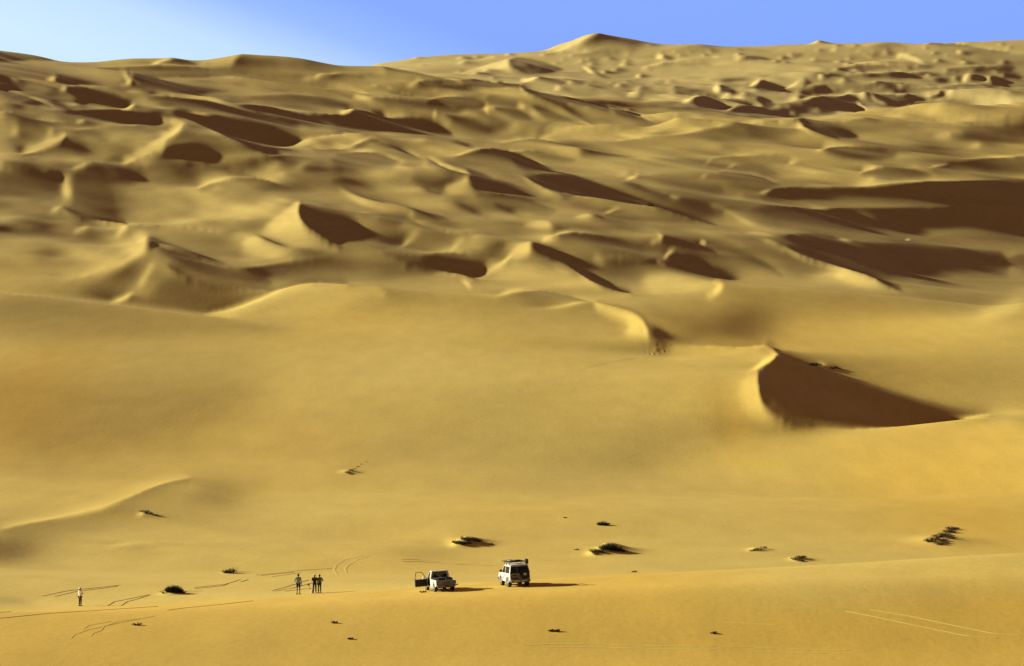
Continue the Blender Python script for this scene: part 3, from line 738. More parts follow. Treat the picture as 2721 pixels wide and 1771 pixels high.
    T += NAMP*N*sstep((gy-150)/200)*sstep((770-gy)/90)*(1-np.minimum(1, np.abs(T)*1.1))
    top = sstep((900-gy)/100)
    T *= 1+.2*top
    fr = sstep((gx-1850)/250)*sstep((gy-520)/60)*(1-sstep((gy-800)/40)); kp = sstep((gy-860)/30)
    T += .03*sstep((1500-gx)/500)*sstep((gy-150)/40)*sstep((460-gy)/80)
    T *= 1+.35*sstep((330-gy)/60)
    T = np.where(T < -.4, -.4+(T+.4)*(.80+.20*kp-.20*fr), T)
    return np.clip(T, -1.15, 1.05)
# base surface: knots (depth in metres, photo row at photo columns)
KN = [
 (150,  [(0,1990)]),
 (165,  [(0,1880)]),
 (185,  [(0,1745),(1300,1735),(2721,1700)]),
 (204,  [(0,1655),(350,1640),(700,1618),(1000,1590),(1300,1570),(1700,1552),(2250,1530),(2721,1500)]),
 (222,  [(0,1626),(350,1610),(700,1588),(1000,1568),(1300,1543),(1700,1522),(2250,1498),(2721,1465)]),
 (240,  [(0,1645),(350,1633),(700,1612),(1000,1592),(1300,1568),(1700,1540),(2250,1494),(2721,1450)]),
 (270,  [(0,1636),(350,1622),(700,1600),(1000,1580),(1300,1555),(1700,1522),(2250,1468),(2721,1420)]),
 (300,  [(0,1618),(350,1602),(700,1582),(1000,1562),(1300,1536),(1700,1500),(2250,1444),(2721,1394)]),
 (322,  [(0,1530),(700,1520),(1300,1490),(2721,1372)]),
 (345,  [(0,1450),(1500,1440),(2721,1350)]),
 (375,  [(0,1380),(2721,1318)]),
 (410,  [(0,1300),(2721,1280)]),
 (450,  [(0,1200)]),
 ([(0,495),(1900,488),(2150,478),(2721,482)], [(0,1100),(1900,1090),(2100,1145),(2250,1160),(2721,1120)]),
 ([(0,545),(1900,515),(2060,500),(2110,494),(2250,490),(2500,500),(2721,506)], [(0,990),(1700,990),(1960,1030),(2060,1085),(2110,1120),(2250,1138),(2500,1116),(2721,1092)]),
 ([(0,660),(300,650),(540,640),(720,640),(950,660),(1250,665),(1500,655),(1700,630),(1760,605),(2040,585),(2090,540),(2721,530)],
  [(0,785),(300,800),(540,835),(720,848),(950,790),(1250,768),(1500,790),(1700,855),(1760,925),(2030,922),(2050,955),(2075,1062),(2100,1120),(2250,1144),(2500,1117),(2721,1090)]),
 ([(0,680),(300,670),(540,662),(720,662),(950,680),(1500,680),(1760,630),(2090,585),(2721,575)],
  [(0,788),(300,804),(540,838),(720,846),(950,780),(1250,765),(1500,795),(1700,866),(1760,938),(2035,936),(2060,968),(2110,1030),(2300,1050),(2500,1045),(2721,1040)]),
 (720,  [(0,745),(500,768),(900,748),(1300,748),(1600,770),(1750,790),(1923,751),(2015,741),(2141,751),(2267,770),(2393,776),(2721,785)]),
 (755,  [(0,715),(900,715),(1700,735),(1923,745),(2141,752),(2393,778),(2721,789)]),
 (820,  [(0,665),(2721,690)]),
 (920,  [(0,595)]),
 (1090, [(0,500)]),
 (1370, [(0,415)]),
 (1750, [(0,335),(1700,340),(2721,300)]),
 (2050, [(0,240),(1000,265),(1500,310),(1900,305),(2300,275),(2721,255)]),
 (2300, [(0,127),(100,137),(185,164),(250,163),(310,144),(350,143),(400,149),(470,152),(570,152),(650,139),(700,137),(760,138),(800,145),(875,164),(950,166),(1000,172),(1100,190),(1250,207),(1400,228),(1500,252),(1600,275),(1700,303),(1765,321),(2000,315),(2200,310),(2400,285),(2721,270)]),
 (2450, [(0,190),(900,200),(1250,215),(1500,258),(1765,322),(2200,315),(2721,280)]),
 (2900, [(0,300),(900,230),(1000,200),(1300,215),(2000,245),(2721,225)]),
 (3600, [(0,290),(1000,180),(1400,160),(2000,172),(2721,160)]),
 (4300, [(0,260),(900,195),(1000,171),(1076,157),(1194,142),(1300,139),(1340,141),(1404,136),(1488,115),(1585,88),(1610,83),(1635,90),(1700,103),(1761,113),(1820,119),(1860,113),(1940,122),(1980,116),(2015,122),(2057,117),(2120,113),(2171,105),(2200,111),(2290,113),(2318,107),(2364,105),(2431,117),(2473,112),(2560,110),(2654,105),(2721,101)]),
 (4700, [(0,240),(1000,200),(2721,160)]),
 (5600, [(0,280),(2721,230)]),
]
def base_surface(U, Y):
    n = len(KN); yk = np.zeros((n, len(U))); zk = np.zeros((n, len(U)))
    for k, (y, v) in enumerate(KN):
        yk[k] = y if not isinstance(y, list) else np.interp(U, [a for a, b in y], [b for a, b in y])
        vv = np.interp(U, [a for a, b in v], [b for a, b in v])
        zk[k] = HC-yk[k]*(vv-VH)/FPX
    Z = np.zeros((len(Y), len(U)))
    for i in range(len(U)): Z[:, i] = np.interp(Y, yk[:, i], zk[:, i])
    return Z
def vnoise(shape, cell, rng):
    """smooth value noise, cell=(rows, cols) in samples"""
    h, w = shape; a = rng.standard_normal((int(h/cell[0])+4, int(w/cell[1])+4))
    def up(a, n, c, ax):
        p = np.arange(n)/c; i = p.astype(int); f = sstep(p-i)
        a0 = np.take(a, i, ax); a1 = np.take(a, i+1, ax)
        f = f[:, None] if ax == 0 else f[None]
        return a0*(1-f)+a1*f
    return up(up(a, h, cell[0], 0), w, cell[1], 1)
def solve(g, dxv, Y, Lpx, mu):
    """least squares heights p with dp/dx = g, smooth in depth; exact per cosine mode"""
    NJ, NI = g.shape
    dy = np.gradient(Y); W = dxv*dy; A = W/dxv**2
    e = W/(Lpx*Y/FPX)**2
    ym = np.diff(Y); B = mu*.5*(dxv[1:]+dxv[:-1])/ym
    ge = .5*(g[:, 1:]+g[:, :-1])
    rhs = np.zeros((NJ, NI)); c = (A*dxv)[:, None]*ge
    rhs[:, :-1] -= c; rhs[:, 1:] += c
    R = np.fft.rfft(np.concatenate([rhs, rhs[:, ::-1]], 1), axis=1)[:, :NI+1].astype(np.complex64)
    lam = 2-2*np.cos(np.pi*np.arange(NI+1)/NI)
    D = A[:, None]*lam[None]+e[:, None]
    D[:-1] += B[:, None]; D[1:] += B[:, None]
    D = D.astype(np.float32); B = B.astype(np.float32); cp = np.zeros_like(D); dp = np.zeros_like(R)
    cp[0] = -B[0]/D[0]; dp[0] = R[0]/D[0]
    for j in range(1, NJ):
        m = D[j]+B[j-1]*cp[j-1]
        cp[j] = (-B[j]/m) if j < NJ-1 else 0
        dp[j] = (R[j]+B[j-1]*dp[j-1])/m
    for j in range(NJ-2, -1, -1): dp[j] -= cp[j]*dp[j+1]
    return np.fft.irfft(dp, n=2*NI, axis=1)[:, :NI]
DARK, BRIGHT = .29, .40
S2 = .8
NAMP = .36
FB = .8
SAZ, CAZ = math.sin(math.radians(28)), math.cos(math.radians(28))
def relax(T, U, Y, p, iters, late, mu=.4):
    NJ, NI = len(Y), len(U); DU = U[1]-U[0]; dxv = Y*DU/FPX
    LP = np.interp(Y, [150, 1500, 2000, 3000, 4000], [1500, 1500, 800, 700, 450])
    for yc in (222., 2300., 4300.): LP = LP*(1-.96*np.exp(-.5*(np.log(Y/yc)/.05)**2))
    kj = NJ/1200.; ki = 3./DU
    Z0 = gsm(gsm(base_surface(U, Y), 4*kj, 0), 5*ki, 1)
    bx = np.gradient(Z0, axis=1)/dxv[:, None]
    def vn(cell, seed):                       # the same noise at every grid resolution
        n = vnoise((1200, 1341), cell, np.random.default_rng(seed))
        jj = np.linspace(0, 1199, NJ); ii = np.linspace(0, 1340, NI)
        j0 = np.minimum(jj.astype(int), 1198); i0 = np.minimum(ii.astype(int), 1339); fj = (jj-j0)[:, None]; fi = (ii-i0)[None]
        return (n[j0]*(1-fj)+n[j0+1]*fj)[:, i0]*(1-fi)+(n[j0]*(1-fj)+n[j0+1]*fj)[:, i0+1]*fi
    nr = .2+.8*sstep((Y-650)/150)[:, None]
    nz = nr*(.05*vn((32, 180), 1)+.05*vn((18, 80), 2)+.04*vn((7, 36), 3))
    far = sstep((Y-1500)/1500)[:, None]
    nz = nz+far*(FARN*vn((9, 13), 4)+.6*FARN*vn((5, 7), 5))
    Uc = np.clip(U, 0, 2721); out = sstep(np.maximum(-U, U-2721)/350)
    ui = Uc/S; i0 = np.clip(ui.astype(int), 0, TW-2); fu = (ui-i0)[None]
    wide = vn((50, 60), 6)
    for it in range(iters):
        V = VH+FPX*(HC-(Z0+p))/Y[:, None]
        V = np.where(V > np.minimum.accumulate(V, 0)+1, np.minimum.accumulate(V, 0)-HID, V)
        vj = np.clip(V/S, 0, TH-1.001); j0 = vj.astype(int); fv = vj-j0
        a = T[j0, i0[None]]*(1-fu)+T[j0, i0[None]+1]*fu; b = T[j0+1, i0[None]]*(1-fu)+T[j0+1, i0[None]+1]*fu
        t = a*(1-fv)+b*fv
        t = t*(1-out[None])+out[None]*(.35*wide)+nz
        g = np.where(t < 0, t*DARK, t*BRIGHT)
        hy = np.clip(gsm(np.gradient(Z0+p, axis=0)/np.gradient(Y)[:, None], 2*kj, 1), -.3, .35)
        g = (g+SAZ*(hy-.5*np.clip(hy, 0, 1)))/CAZ
        hx = np.gradient(Z0+p, axis=1)/dxv[:, None]
        fb = np.clip(gsm(g-hx, 1.5*ki, 1), -.35, .35)*FB if (it > 0 or late) else 0
        pn = solve(g+fb-bx, dxv, Y, LP, mu)
        if not late: p = gsm(p, .4, 0)
        dmp = (.05 if late else .3) if it < 25 else .12 if it < 50 else .07
        p = p+(pn-p)*np.interp(Y, [700, 1500, 2600], [dmp, min(1.3*dmp, .5), .45])[:, None]
    return Z0, p
FARN = .08
USM = .35
HID = 3.
def build_terrain(text, NJ=1500, DU=2.7, U0=-650., U1=3371., coarse=(900, 4.), iters=70, fine=10):
    T0 = tone_map(text); TS = T0+USM*(T0-gsm(gsm(T0, 3, 0), 5, 1)); T = np.clip(TS, -1.25, 1.3)
    def grid(nj, du): return np.arange(U0, U1, du), 150*np.exp(np.linspace(0, math.log(5600/150), nj))
    Uc, Yc = grid(*coarse)
    Z0, p = relax(T, Uc, Yc, np.zeros((len(Yc), len(Uc))), iters, False)
    U, Y = grid(NJ, DU)
    jj = np.clip(np.log(Y/150)/math.log(5600/150)*(len(Yc)-1), 0, len(Yc)-1.001); ii = np.clip((U-U0)/coarse[1], 0, len(Uc)-1.001)
    j0 = jj.astype(int); i0 = ii.astype(int); fj = (jj-j0)[:, None]; fi = (ii-i0)[None]
    r = p[j0]*(1-fj)+p[j0+1]*fj; p = r[:, i0]*(1-fi)+r[:, i0+1]*fi
    Z0, p = relax(T, U, Y, p, fine, True)
    p = gsm(gsm(p, 1.2, 0), .8, 1)
    return U, Y, Z0+p, T0
# ------------------------------------------------------------------ the sand sea
U, Y, Z, TONE = build_terrain(STROKES, NJ=1500, DU=2.7)
DUc = U[1]-U[0]
def sand_material():
    m = bpy.data.materials.new('sand'); m.use_nodes = True; t = m.node_tree; b = t.nodes['Principled BSDF']; n = t.nodes; l = t.links
    b.inputs['Roughness'].default_value = .95; b.inputs['Specular IOR Level'].default_value = .08
    geo = n.new('ShaderNodeNewGeometry')
    def noise(scale, det, stretch=(1, 1, 1), rough=.5):
        mp = n.new('ShaderNodeMapping'); mp.inputs['Scale'].default_value = stretch; l.new(geo.outputs['Position'], mp.inputs[0])
        q = n.new('ShaderNodeTexNoise'); q.inputs['Scale'].default_value = scale; q.inputs['Detail'].default_value = det; q.inputs['Roughness'].default_value = rough
        l.new(mp.outputs[0], q.inputs['Vector']); return q.outputs[0]
    def mixc(f, a, c, mode='MIX'):
        q = n.new('ShaderNodeMix'); q.data_type = 'RGBA'; q.blend_type = mode
        for k, v in ((0, f), (6, a), (7, c)):
            if hasattr(v, 'node'): l.new(v, q.inputs[k])
            else: q.inputs[k].default_value = v
        return q.outputs[2]
    def mr(v, a, b_, c=0, d=1):
        q = n.new('ShaderNodeMapRange'); q.inputs[1].default_value = a; q.inputs[2].default_value = b_; q.inputs[3].default_value = c; q.inputs[4].default_value = d
        l.new(v, q.inputs[0]); return q.outputs[0]
    at = n.new('ShaderNodeAttribute'); at.attribute_name = 'iron'
    YEL, ORG, GRY = SAND_Y, SAND_O, SAND_G
    big = mr(noise(.006, 3, (1, .35, 1)), .35, .65)
    base = mixc(mr(noise(.012, 3, (1, .3, 1)), .4, .65, 0, .45), YEL, GRY)
    add = n.new('ShaderNodeMath'); add.operation = 'ADD'; l.new(at.outputs['Fac'], add.inputs[0]); l.new(mr(noise(.02, 4, (1, .3, 1)), .45, .7, 0, .35), add.inputs[1]); add.use_clamp = True
    base = mixc(add.outputs[0], base, ORG)
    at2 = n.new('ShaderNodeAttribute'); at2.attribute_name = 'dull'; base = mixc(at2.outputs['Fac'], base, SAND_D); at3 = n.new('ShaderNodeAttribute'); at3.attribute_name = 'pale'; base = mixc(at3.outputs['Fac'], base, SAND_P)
    # grain and faint wind streaks
    gr = mr(noise(2.2, 7, (1, .5, 1), .85), .3, .7, .90, 1.10); st = mr(noise(1.0, 3, (.25, .06, 1)), .3, .7, .95, 1.05)
    mm = n.new('ShaderNodeMath'); mm.operation = 'MULTIPLY'; l.new(gr, mm.inputs[0]); l.new(st, mm.inputs[1])
    sc_ = n.new('ShaderNodeVectorMath'); sc_.operation = 'SCALE'; l.new(base, sc_.inputs[0]); l.new(mm.outputs[0], sc_.inputs[3])
    l.new(sc_.outputs[0], b.inputs['Base Color'])
    b1 = n.new('ShaderNodeBump'); b1.inputs['Strength'].default_value = .15; b1.inputs['Distance'].default_value = .12; l.new(noise(1.1, 5, (1, .35, 1), .6), b1.inputs['Height'])
    b2 = n.new('ShaderNodeBump'); b2.inputs['Strength'].default_value = .04; b2.inputs['Distance'].default_value = .6; l.new(noise(.16, 3, (1, .4, 1)), b2.inputs['Height']); l.new(b2.outputs[0], b1.inputs['Normal'])
    l.new(b1.outputs[0], b.inputs['Normal'])
    return m
SAND_Y, SAND_O, SAND_G = (.66, .49, .13, 1), (.68, .452, .088, 1), (.58, .455, .15, 1)
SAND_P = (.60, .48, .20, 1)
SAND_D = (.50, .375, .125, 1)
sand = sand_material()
def zat(x, y):
    """height of the sand at a world point"""
    u = UC+x*FPX/y; i = (u-U[0])/DUc; i0 = int(min(max(i, 0), len(U)-2)); f = i-i0
    j = np.searchsorted(Y, y)-1; j = min(max(j, 0), len(Y)-2); g = (y-Y[j])/(Y[j+1]-Y[j])
    return float((Z[j, i0]*(1-f)+Z[j, i0+1]*f)*(1-g)+(Z[j+1, i0]*(1-f)+Z[j+1, i0+1]*f)*g)
def spot(u, v):
    """first visible sand point seen at photo pixel (u, v)"""
    i = (u-U[0])/DUc; i0 = int(i); f = i-i0
    z = Z[:, i0]*(1-f)+Z[:, i0+1]*f; vv = VH+FPX*(HC-z)/Y
    k = int(np.argmax(vv <= v)); k = max(k, 1)
    g = (vv[k-1]-v)/(vv[k-1]-vv[k]+1e-9); g = min(max(g, 0), 1)
    y = Y[k-1]*(1-g)+Y[k]*g; zz = z[k-1]*(1-g)+z[k]*g
    return Vector(((u-UC)*y/FPX, y, zz))
def bump_at(u, v, h, wl, wr, wy):
    """wind-blown hummock: steep to the left, long tail to the right"""
    p = spot(u, v)
    X = (U[None]-UC)*Y[:, None]/FPX-p.x; D = Y[:, None]-p.y
    j = np.abs(Y-p.y) < wy*4
    w_ = np.where(X[j] < 0, wl, wr)
    Z[j] += h*np.exp(-(X[j]/w_)**2*.9-(D[j]/wy)**2)
for q in ((1238, 1443, .75, 1.0, 2.4, 3.0), (1218, 1446, .3, .7, 1.5, 2.0), (1614, 1464, .95, 1.1, 2.6, 3.0), (1585, 1468, .4, .8, 1.0, 2.0),
          (2500, 1440, .5, 3.0, 4.0, 6.0), (2195, 974, .25, 1.0, 2.0, 3.0), (612, 1522, .25, .6, 1.4, 1.5), (2122, 1488, .3, .8, 1.5, 2.0),
          (2010, 1462, .3, .8, 1.2, 2.0), (925, 1255, .3, 1.0, 1.4, 2.0), (385, 1368, .2, .6, 2.0, 2.0), (455, 1578, .25, .7, 1.0, 1.5)):
    bump_at(*q)
# scuffed sand where people climbed the crest
rs = random.Random(5)
for k in range(70):
    t = rs.random(); u = 1712+t*50+rs.gauss(0, 8); v = 948-t*24+rs.gauss(0, 5)
    bump_at(u, v, rs.uniform(-.05, .06), .22, .25, .8)
def ground_mesh():
    inn = (U > -40) & (U < 2761); idx = [i for i in range(len(U)) if inn[i] or i % 4 == 0 or i == len(U)-1]
    Us = U[idx]; Zs = Z[:, idx]; nj, ni = Zs.shape
    co = np.empty((nj, ni, 3), np.float32)
    co[..., 0] = (Us[None]-UC)*Y[:, None]/FPX; co[..., 1] = Y[:, None]; co[..., 2] = Zs
    me = bpy.data.meshes.new('sand_ground'); me.vertices.add(nj*ni); me.vertices.foreach_set('co', co.reshape(-1))
    a_ = (np.arange(nj-1)[:, None]*ni+np.arange(ni-1)[None]).reshape(-1)
    f = np.stack([a_, a_+1, a_+ni+1, a_+ni], 1).astype(np.int32)
    me.loops.add(f.size); me.loops.foreach_set('vertex_index', f.reshape(-1)); me.polygons.add(len(f))
    me.polygons.foreach_set('loop_start', np.arange(0, f.size, 4, dtype=np.int32)); me.polygons.foreach_set('use_smooth', np.ones(len(f), bool))
    me.update()
    # iron-rich (orange) sand: the near dune crest, and patches of the big slope
    V = VH+FPX*(HC-Zs)/Y[:, None]; UU = np.broadcast_to(Us[None], V.shape)
    X = co[..., 0]; D = co[..., 1]
    iron = .85*(1-sstep((D-222)/8))*np.ones_like(V)*(1-.85*sstep((X-10)/12)*sstep((D-192)/10))
    def patch(x, y, rx, ry, am): return am*np.exp(-((X-x)/rx)**2-((D-y)/ry)**2)
    for (u, v, ru, ry, am) in ((2500, 1250, 420, 60, .7), (2600, 1400, 300, 40, .6), (1950, 1120, 60, 40, .5), (300, 1150, 700, 60, .45), (20, 1050, 150, 90, .6), (1950, 880, 200, 60, .5),
                               (2300, 900, 500, 90, .35), (1400, 1350, 300, 30, .3), (100, 650, 200, 100, .4), (2700, 1650, 200, 20, .4)):
        p = spot(min(u, 2720), v); iron += patch(p.x, p.y, ru*p.y/FPX, ry, am)
    iron = np.clip(iron, 0, 1).astype(np.float32)
    dull = (sstep((D-640)/160)*.8).astype(np.float32)*np.ones_like(V, dtype=np.float32)  # distance tint: shade and haze of the far dunes put into the sand colour
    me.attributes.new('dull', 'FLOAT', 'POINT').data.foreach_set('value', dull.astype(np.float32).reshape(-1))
    pale = (sstep((D-2330)/300)*.75).astype(np.float32)*np.ones_like(V, dtype=np.float32); me.attributes.new('pale', 'FLOAT', 'POINT').data.foreach_set('value', pale.astype(np.float32).reshape(-1))  # farthest sand paled, haze put into its colour
    at = me.attributes.new('iron', 'FLOAT', 'POINT'); at.data.foreach_set('value', iron.reshape(-1))
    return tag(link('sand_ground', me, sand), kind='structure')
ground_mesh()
# wide coarse desert around the modelled part, out to the horizon
def far_desert():
    n = 180; g = np.sign(np.linspace(-1, 1, n))*np.abs(np.linspace(-1, 1, n))**2.2*14000
    X, D = np.meshgrid(g, g); r = np.hypot(X, D)
    h = np.interp(r, [0, 12, 60, 120, 200, 400, 900, 1500, 2500, 4500, 9000], [35.5, 33.5, 18, 6, -8, -32, -30, -20, 10, 60, 60])
    h = h+np.interp(r, [0, 200, 800, 5000], [0, 0, 7, 26])*(np.sin(X/190+np.sin(D/370)*2)*np.sin(D/510+np.sin(X/430)))
    infr = (D > 140) & (np.abs(X) < D*.27+30) & (D < 5700); h = np.where(infr, h-70-.02*r, h)
    co = np.stack([X, D, h], -1).astype(np.float32).reshape(-1, 3)
    a_ = (np.arange(n-1)[:, None]*n+np.arange(n-1)[None]).reshape(-1); f = np.stack([a_, a_+1, a_+n+1, a_+n], 1)
    me = bpy.data.meshes.new('far_desert'); me.from_pydata(co.tolist(), [], f.tolist()); me.polygons.foreach_set('use_smooth', [True]*len(f))
    tag(link('far_desert', me, sand), kind='structure')
far_desert()
# ------------------------------------------------------------------ vehicles
def glass_mat(name, col=(.02, .022, .02), a=.55):
    m = mat(name, col, .08, spec=.6, var=.05); b = m.node_tree.nodes['Principled BSDF']; b.inputs['Alpha'].default_value = a; return m
M = dict(white=mat('white_paint', (.78, .80, .76), .3, spec=.5, var=.04, scale=3), grey=mat('dark_grey', (.20, .19, .18), .6, var=.12, scale=6),
         black=mat('black_plastic', (.018, .018, .018), .6, var=.15), tyre=mat('tyre_rubber', (.022, .021, .02), .85, var=.15, bump=.2),
         rim=mat('pale_steel', (.62, .62, .56), .4, var=.08), glass=glass_mat('window_glass'), dglass=glass_mat('dark_glass', (.008, .01, .009), .92),
         red=mat('red_lens', (.22, .012, .008), .25, var=.1), orange=mat('orange_decal', (.65, .16, .03), .5, var=.05), seat=mat('seat_cloth', (.03, .025, .022), .9, var=.2),
         plate=mat('plate_white', (.5, .5, .48), .5, var=.05), blue=mat('blue_grey_plastic', (.055, .055, .085), .5, var=.1), letter=mat('dark_letters', (.03, .03, .035), .5),
         steel=mat('dull_steel', (.25, .26, .27), .45, .5, var=.1), maroon=mat('dark_maroon', (.05, .02, .018), .6, var=.1))
def arch(yc, zc, r, n=10, z0=.0):
    """points over a wheel arch, front to rear along -y to +y (from low rear edge to low front edge)"""
    return [(yc-r*math.cos(math.pi*k/n), zc+r*math.sin(math.pi*k/n)) for k in range(n+1)]
def lettering(name, text, size, m, parent, mtx, extr=.006):
    cu = bpy.data.curves.new(name, 'FONT'); cu.body = text; cu.size = size; cu.extrude = extr; cu.align_x = 'CENTER'; cu.align_y = 'CENTER'; cu.offset = .004
    t = bpy.data.objects.new('tmp', cu); C.objects.link(t); dg = bpy.context.evaluated_depsgraph_get()
    me = bpy.data.meshes.new_from_object(t.evaluated_get(dg)); bpy.data.objects.remove(t); me.transform(mtx); me.name = name
    return link(name, me, m, parent)
def wheel(root, x, y, r, w_, side):
    b = MB(); b.lathe([(r*.62, -w_/2), (r*.93, -w_/2), (r, -w_*.36), (r, w_*.36), (r*.93, w_/2), (r*.62, w_/2)])
    wl = b.build('wheel', M['tyre'], root, True); wl.location = (x, y, r)
    b = MB(); o = side*w_/2
    b.lathe([(r*.60, o*.2), (r*.64, o*1.0), (r*.60, o*1.04), (r*.50, o*.7), (r*.26, o*.62), (r*.24, o*1.0), (r*.12, o*1.05)])
    b.build('rim', M['rim'], wl, True)
    return wl
def side_panel(b, outer, x, t, side):
    b.prof(outer, min(x, x-side*t), max(x, x-side*t), .012)
def make_pickup():
    t = empty('pickup_truck')
    tag(t, 'white single cab pickup truck with its left front door swung open', 'pickup truck', 'white vehicles parked on the near sand crest')
    W = .83; zb, zt = .44, .99
    ya, yf = -1.38, 1.42; r = .35
    outer = [(-2.33, .55)]+[(-2.33, zt-.02), (-2.30, zt), (-.40, zt), (-.30, zt), (1.05, zt), (2.20, .90), (2.33, .80), (2.36, zb+.06), (2.30, zb)]+arch(yf, .40, .43)[::-1]+[(.95, zb-.08), (-.93, zb-.08)]+arch(ya, .40, .43)[::-1]+[(-1.85, zb)]
    b = MB()
    for s in (-1, 1):
        if s == -1:   # the open doorway is cut out of the left side
            front = [(.98, zb-.08), (.98, zt), (1.05, zt), (2.20, .90), (2.33, .80), (2.36, zb+.06), (2.30, zb)]+arch(yf, .40, .43)[::-1]
            rear = [(-2.33, .55), (-2.33, zt-.02), (-2.30, zt), (-.16, zt), (-.16, zb-.08), (-.93, zb-.08)]+arch(ya, .40, .43)[::-1]+[(-1.85, zb)]
            for q in (front, rear): b.prof(q, -W, -W+.05, .01)
            b.box(-W+.01, -W+.12, -.16, .98, zb-.10, zb+.02, .01)
        else: b.prof(outer, W-.05, W, .01)
    b.prof([(1.0, .86), (1.0, 1.0), (2.2, .90), (2.34, .80), (2.34, .50), (2.25, .50), (2.25, .75)], -W+.05, W-.05, .02)      # bonnet and nose
    b.box(-W+.05, W-.05, -2.28, -.42, .56, .60); b.box(-W+.05, W-.05, -.46, -.38, .56, 1.0, .01)                      # bed floor, bulkhead
    for s in (-1, 1): b.box(s*(W-.22)-.15, s*(W-.22)+.15, ya-.4, ya+.4, .58, .80, .04)
    b.build('body', M['white'], t)
    b = MB(); b.box(-.62, .62, -2.25, 2.2, .34, .50); b.box(-W+.06, W-.06, -.4, 1.0, .42, .5); b.box(-.06, .06, -1.4, 1.4, .26, .40); b.tube([(-.7, ya, .35), (.7, ya, .35)], .07); b.tube([(-.7, yf, .35), (.7, yf, .35)], .05)
    b.lathe([(.12, -.1), (.14, 0), (.12, .1)], (0.05, ya, .35), 'y', 12); b.build('chassis', M['black'], t)
    # cab: roof, pillars, window frames
    zr = 1.60; wi = .66
    b = MB(); P = lambda s, y, z: (s*(W-.02-(z-zt)/(zr-zt)*(W-.02-wi)), y, z)
    for s in (-1, 1):
        b.tube([P(s, 1.02, zt), P(s, .44, zr)], .035, 6); b.tube([P(s, -.22, zt-.02), P(s, -.16, zr)], .06, 6); b.tube([P(s, .44, zr), P(s, -.16, zr)], .03, 6)
        b.quad(P(s, -.34, zt), P(s, -.10, zt), P(s, -.12, zr), P(s, -.22, zr), .03)
    b.box(-W+.05, W-.05, -.37, -.30, zt-.02, 1.10, .01)
    b.tube([P(-1, -.30, zt+.09), P(-1, -.22, zr)], .035, 6); b.tube([P(1, -.30, zt+.09), P(1, -.22, zr)], .035, 6)
    b.build('cab', M['white'], t)
    b = MB(); b.box(-wi-.02, wi+.02, -.24, .48, zr-.02, zr+.045, .03); b.build('roof', M['white'], t)
    b = MB(); b.quad(P(-.9, -.30, 1.11), P(.9, -.30, 1.11), P(.9, -.22, zr-.04), P(-.9, -.22, zr-.04)); b.build('rear_window', M['glass'], t)
    b = MB(); b.quad(P(-.95, .98, zt+.03), P(.95, .98, zt+.03), P(.95, .47, zr-.03), P(-.95, .47, zr-.03)); b.build('windscreen', M['glass'], t)
    b = MB(); b.quad(P(1, .92, zt+.02), P(1, -.14, zt+.02), P(1, -.10, zr-.04), P(1, .46, zr-.04)); b.build('side_window', M['glass'], t)
    b = MB(); b.box(-.72, .72, -.28, .25, .5, .78, .05); b.build('bench_seat', M['seat'], t)
    for x in (-.38, .38):
        b = MB(); b.prof([(-.28, .75), (-.30, 1.22), (-.20, 1.24), (-.13, .78)], x-.24, x+.24, .03); b.box(x-.12, x+.12, -.29, -.20, 1.22, 1.36, .03); b.build('seat_back', M['seat'], t)
    b = MB(); b.prof([(.98, .7), (.98, 1.02), (.70, 1.0), (.62, .85), (.7, .7)], -W+.06, W-.06, .03); b.build('dashboard', M['black'], t)
    b = MB(); b.lathe([(.16, 0), (.19, .015), (.19, .03), (.16, .04)], (-.38, .60, 1.02), 'y', 16); b.build('steering_wheel', M['black'], t)
    # open driver's door, hinged at its front edge
    d = empty('door'); d.parent = t
    b = MB(); L_ = 1.13; b.box(-.035, .0, -L_, 0, zb-.08, zt, .01); dm = b.build('door', M['white'], t); bpy.data.objects.remove(d)
    dm.location = (-W+.01, .97, 0); dm.rotation_euler = (0, 0, -R(78))
    b = MB(); b.box(.002, .05, -L_+.03, -.02, zb-.04, zt-.01, .015); b.build('door_trim', M['black'], dm)
    b = MB(); b.tube([(0, -.02, zt), (.10, -.50, zr-.03), (.10, -1.02, zr-.03), (0, -L_+.03, zt)], .028, 6); b.build('door_frame', M['maroon'], dm)
    b = MB(); b.box(-.20, -.04, -.32, -.16, zt-.03, zt+.17, .03); b.build('mirror', M['white'], dm)
    # tail
    b = MB(); b.box(-W+.10, W-.10, -2.40, -2.33, .56, .985, .015); b.box(-.12, .12, -2.415, -2.40, .86, .90, .005)
    tg = b.build('tailgate', M['grey'], t)  # grey tailgate, darker than the white body
    lettering('tailgate_lettering', 'mazda', .22, M['letter'], tg, Matrix.Translation((0, -2.405, .77)) @ Matrix.Rotation(R(90), 4, 'X') @ Matrix.Diagonal((1.25, .85, 1, 1)))
    for s in (-1, 1):
        b = MB(); b.box(s*(W-.055)-.05, s*(W-.055)+.05, -2.40, -2.31, .62, .92, .015); b.build('tail_light', M['red'], t)
    b = MB(); b.prof([(-2.52, .44), (-2.52, .56), (-2.36, .57), (-2.36, .42)], -.78, .78, .02); b.box(-.09, .09, -2.60, -2.45, .36, .46, .01); b.build('rear_bumper', M['grey'], t)
    b = MB(); b.box(-.17, .17, -2.53, -2.522, .445, .55); b.build('licence_plate', M['letter'], t)
    b = MB(); b.box(.80, 1.0, -2.44, -2.30, .52, .60, .02); b.build('side_step', M['maroon'], t)
    b = MB(); b.box(.25, .78, -1.3, -.6, .60, 1.10, .03); b.box(-.3, .2, -.9, -.5, .60, 1.04, .03); b.tube([(.79, -2.2, 1.02), (.79, -.5, 1.02)], .03, 6); b.build('load_box', M['black'], t)
